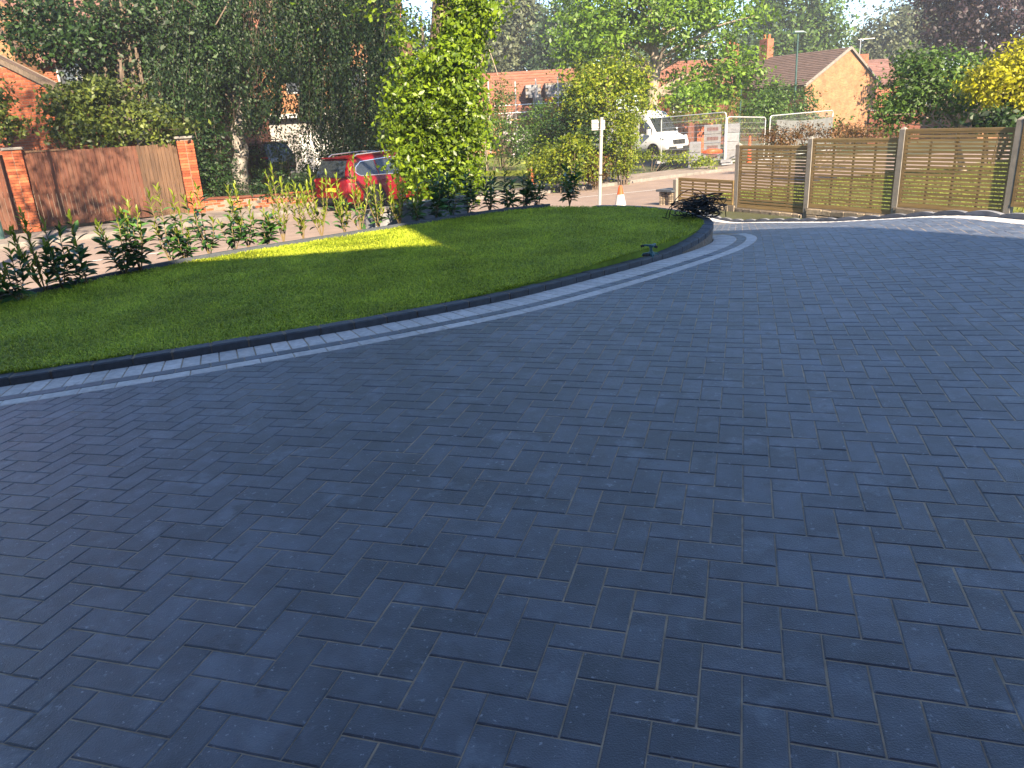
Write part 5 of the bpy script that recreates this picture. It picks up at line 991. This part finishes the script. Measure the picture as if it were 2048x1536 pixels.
tree('maple_tree', 'large spreading bright green tree with pale forked trunk in the middle', 'tree', b, at(1310, -60, 47), .42, [E(1320, 40, 47, 190, 55, 120), E(1210, 70, 47, 90, 55, 80), E(1420, 120, 47, 95, 45, 80), E(1200, 10, 48, 90, 50, 80), E(1380, -20, 48, 120, 60, 90), E(1450, 170, 46, 70, 35, 60), E(1390, 185, 45, 70, 30, 60), E(1160, 110, 47.5, 50, 45, 50), E(1490, 135, 46, 40, 40, 40), E(1300, -60, 48, 150, 60, 100)], 900, 34, .42, .24, l_maple, m_barkL, 40, shell=.35, flat=.45)
sh('hedge', 'clipped green hedge top behind the orange brick stacks', [E(1400, 240, 55, 70, 14, 30), E(1480, 250, 54, 50, 16, 30), E(1420, 212, 56, 70, 22, 30), E(1345, 215, 56, 30, 25, 30)], 260, 24, .25, .17, l_yel)
sh('shrub', 'large mid green shrub against the gable house, right of the short lamp', [E(1570, 220, 46, 60, 42, 50), E(1520, 225, 45, 40, 40, 40), E(1615, 255, 44, 55, 28, 40), E(1545, 195, 47, 35, 28, 35)], 330, 26, .28, .17, l_mid)
sh('russet_hedge', 'russet and green low hedge just behind the middle of the tall fence', [E(1560, 277, 30, 36, 17, 18), E(1610, 268, 33, 20, 18, 18), E(1680, 268, 31, 55, 16, 20), E(1745, 264, 30, 45, 12, 18), E(1800, 270, 29, 30, 10, 16)], 260, 22, .14, .09, l_hedge)
sh('weed_patch', 'weeds and tall grasses on the verge in front of the white van', [E(1300, 309, 37, 36, 7, 25), E(1402, 324, 34, 20, 12, 14), E(1350, 316, 35, 40, 5, 20), E(1420, 328, 33.5, 16, 8, 10)], 80, 18, .13, .1, l_yel)
# trees on the right behind the fence
b = at(1937, 270, 21.5); b.z = float(nz(b.x, b.y))
tree('apple_tree', 'rounded dark green tree with arching shoots behind the tall fence', 'tree', b, at(1890, 150, 23), .09, [E(1850, 180, 23, 85, 55, 60), E(1800, 195, 23.5, 50, 45, 45), E(1900, 150, 23, 70, 45, 50), E(1930, 205, 22, 50, 38, 40), E(1830, 130, 23.5, 55, 28, 40), E(1775, 230, 23, 30, 28, 25)], 520, 20, .17, .115, l_mid, m_barkL, 26, shell=.25)
b = at(2070, 260, 20); b.z = float(nz(b.x, b.y))
tree('golden_tree', 'brilliant golden yellow tree at the right edge of the photo', 'tree', b, at(2060, 130, 20), .09, [E(2020, 165, 20, 65, 45, 50), E(2060, 130, 20, 60, 45, 50), E(1975, 165, 20.2, 45, 28, 35), E(2090, 190, 20, 60, 50, 50)], 330, 24, .15, .11, l_gold, m_bark, 16)
sh('strappy_shrub', 'dark strap-leaved shrub over the fence below the golden tree', [E(1990, 245, 19.5, 40, 14, 25), E(2030, 215, 20.5, 30, 30, 25)], 130, 16, .14, .17, l_dark, -.3, up=0)
# far trees
def ftree(name, label, px_, Y, ells, n, per, cs, ls, m, **kw):
    b = at(px_, 260, Y); b.z = -2.5; e = ells[0]; return tree(name, label, 'tree', b, Vector((b.x, Y, e[2]+e[5]*.5)), .45, ells, n, per, cs, ls, m, m_bark, 18, **kw)
ftree('grey_green_tree', 'tall greyish green tree behind the bungalow, left of the conifers', 1010, 85, [E(1010, 60, 85, 75, 75), E(965, 90, 85, 50, 70), E(1060, 70, 86, 40, 60), E(1000, 125, 84, 90, 30), E(1020, 0, 86, 50, 40)], 520, 30, .75, .46, l_grey)
ftree('blue_conifer', 'bluish conifer between the grey-green tree and the maple', 1115, 78, [E(1120, 90, 78, 40, 60), E(1140, 60, 79, 40, 60), E(1085, 120, 78, 30, 35), E(1150, 20, 80, 30, 40)], 330, 26, .6, .38, l_blue, flat=1.1)
ftree('poplar_tree', 'tall green tree behind the brown roof, right of the maple', 1590, 95, [E(1590, 50, 95, 85, 70), E(1640, 70, 95, 50, 60), E(1530, 80, 96, 50, 60), E(1580, 0, 96, 70, 50), E(1600, 110, 94, 90, 30)], 560, 30, .8, .5, l_mid)
ftree('oak_tree', 'far rounded tree behind the plum roof, left of the copper beech', 1790, 100, [E(1790, 70, 100, 70, 55), E(1740, 100, 100, 40, 40), E(1850, 60, 100, 55, 60), E(1800, 120, 99, 90, 25), E(1890, 40, 98, 40, 60)], 480, 30, .8, .5, l_grey)
ftree('copper_beech', 'dark purple copper beech at the upper right corner', 1980, 58, [E(1990, 40, 58, 110, 60), E(1930, 70, 58, 70, 45), E(2060, 80, 58, 80, 60), E(1960, -40, 59, 120, 60), E(2000, 110, 57, 80, 30)], 560, 30, .5, .32, l_cop)
ftree('blue_conifer', 'dark conifer mass behind the maple between the bungalow and brick house', 1230, 90, [E(1230, 120, 90, 130, 45), E(1330, 150, 90, 80, 40), E(1450, 110, 92, 60, 60)], 420, 28, .8, .5, l_blue)
ftree('spruce_tree', 'distant dark green tree behind the ivy-clad trunk', 860, 80, [E(780, 60, 80, 70, 40), E(860, 130, 82, 60, 60), E(910, 100, 80, 40, 60)], 300, 26, .7, .45, l_dark)

# ================================================================== HAZE
m_haze = bpy.data.materials.new('haze'); m_haze.use_nodes = True; _n = m_haze.node_tree; _n.nodes.remove(_n.nodes['Principled BSDF'])
_v = _n.nodes.new('ShaderNodeVolumePrincipled'); _v.inputs['Color'].default_value = (.93, .96, 1, 1); _v.inputs['Density'].default_value = .0011; _v.inputs['Anisotropy'].default_value = .25
_n.links.new(_v.outputs[0], _n.nodes['Material Output'].inputs['Volume'])
m_ = MB(); m_.box((0, 60, 10.5), (900, 1100, 29)); stuff(m_.obj('haze', m_haze))
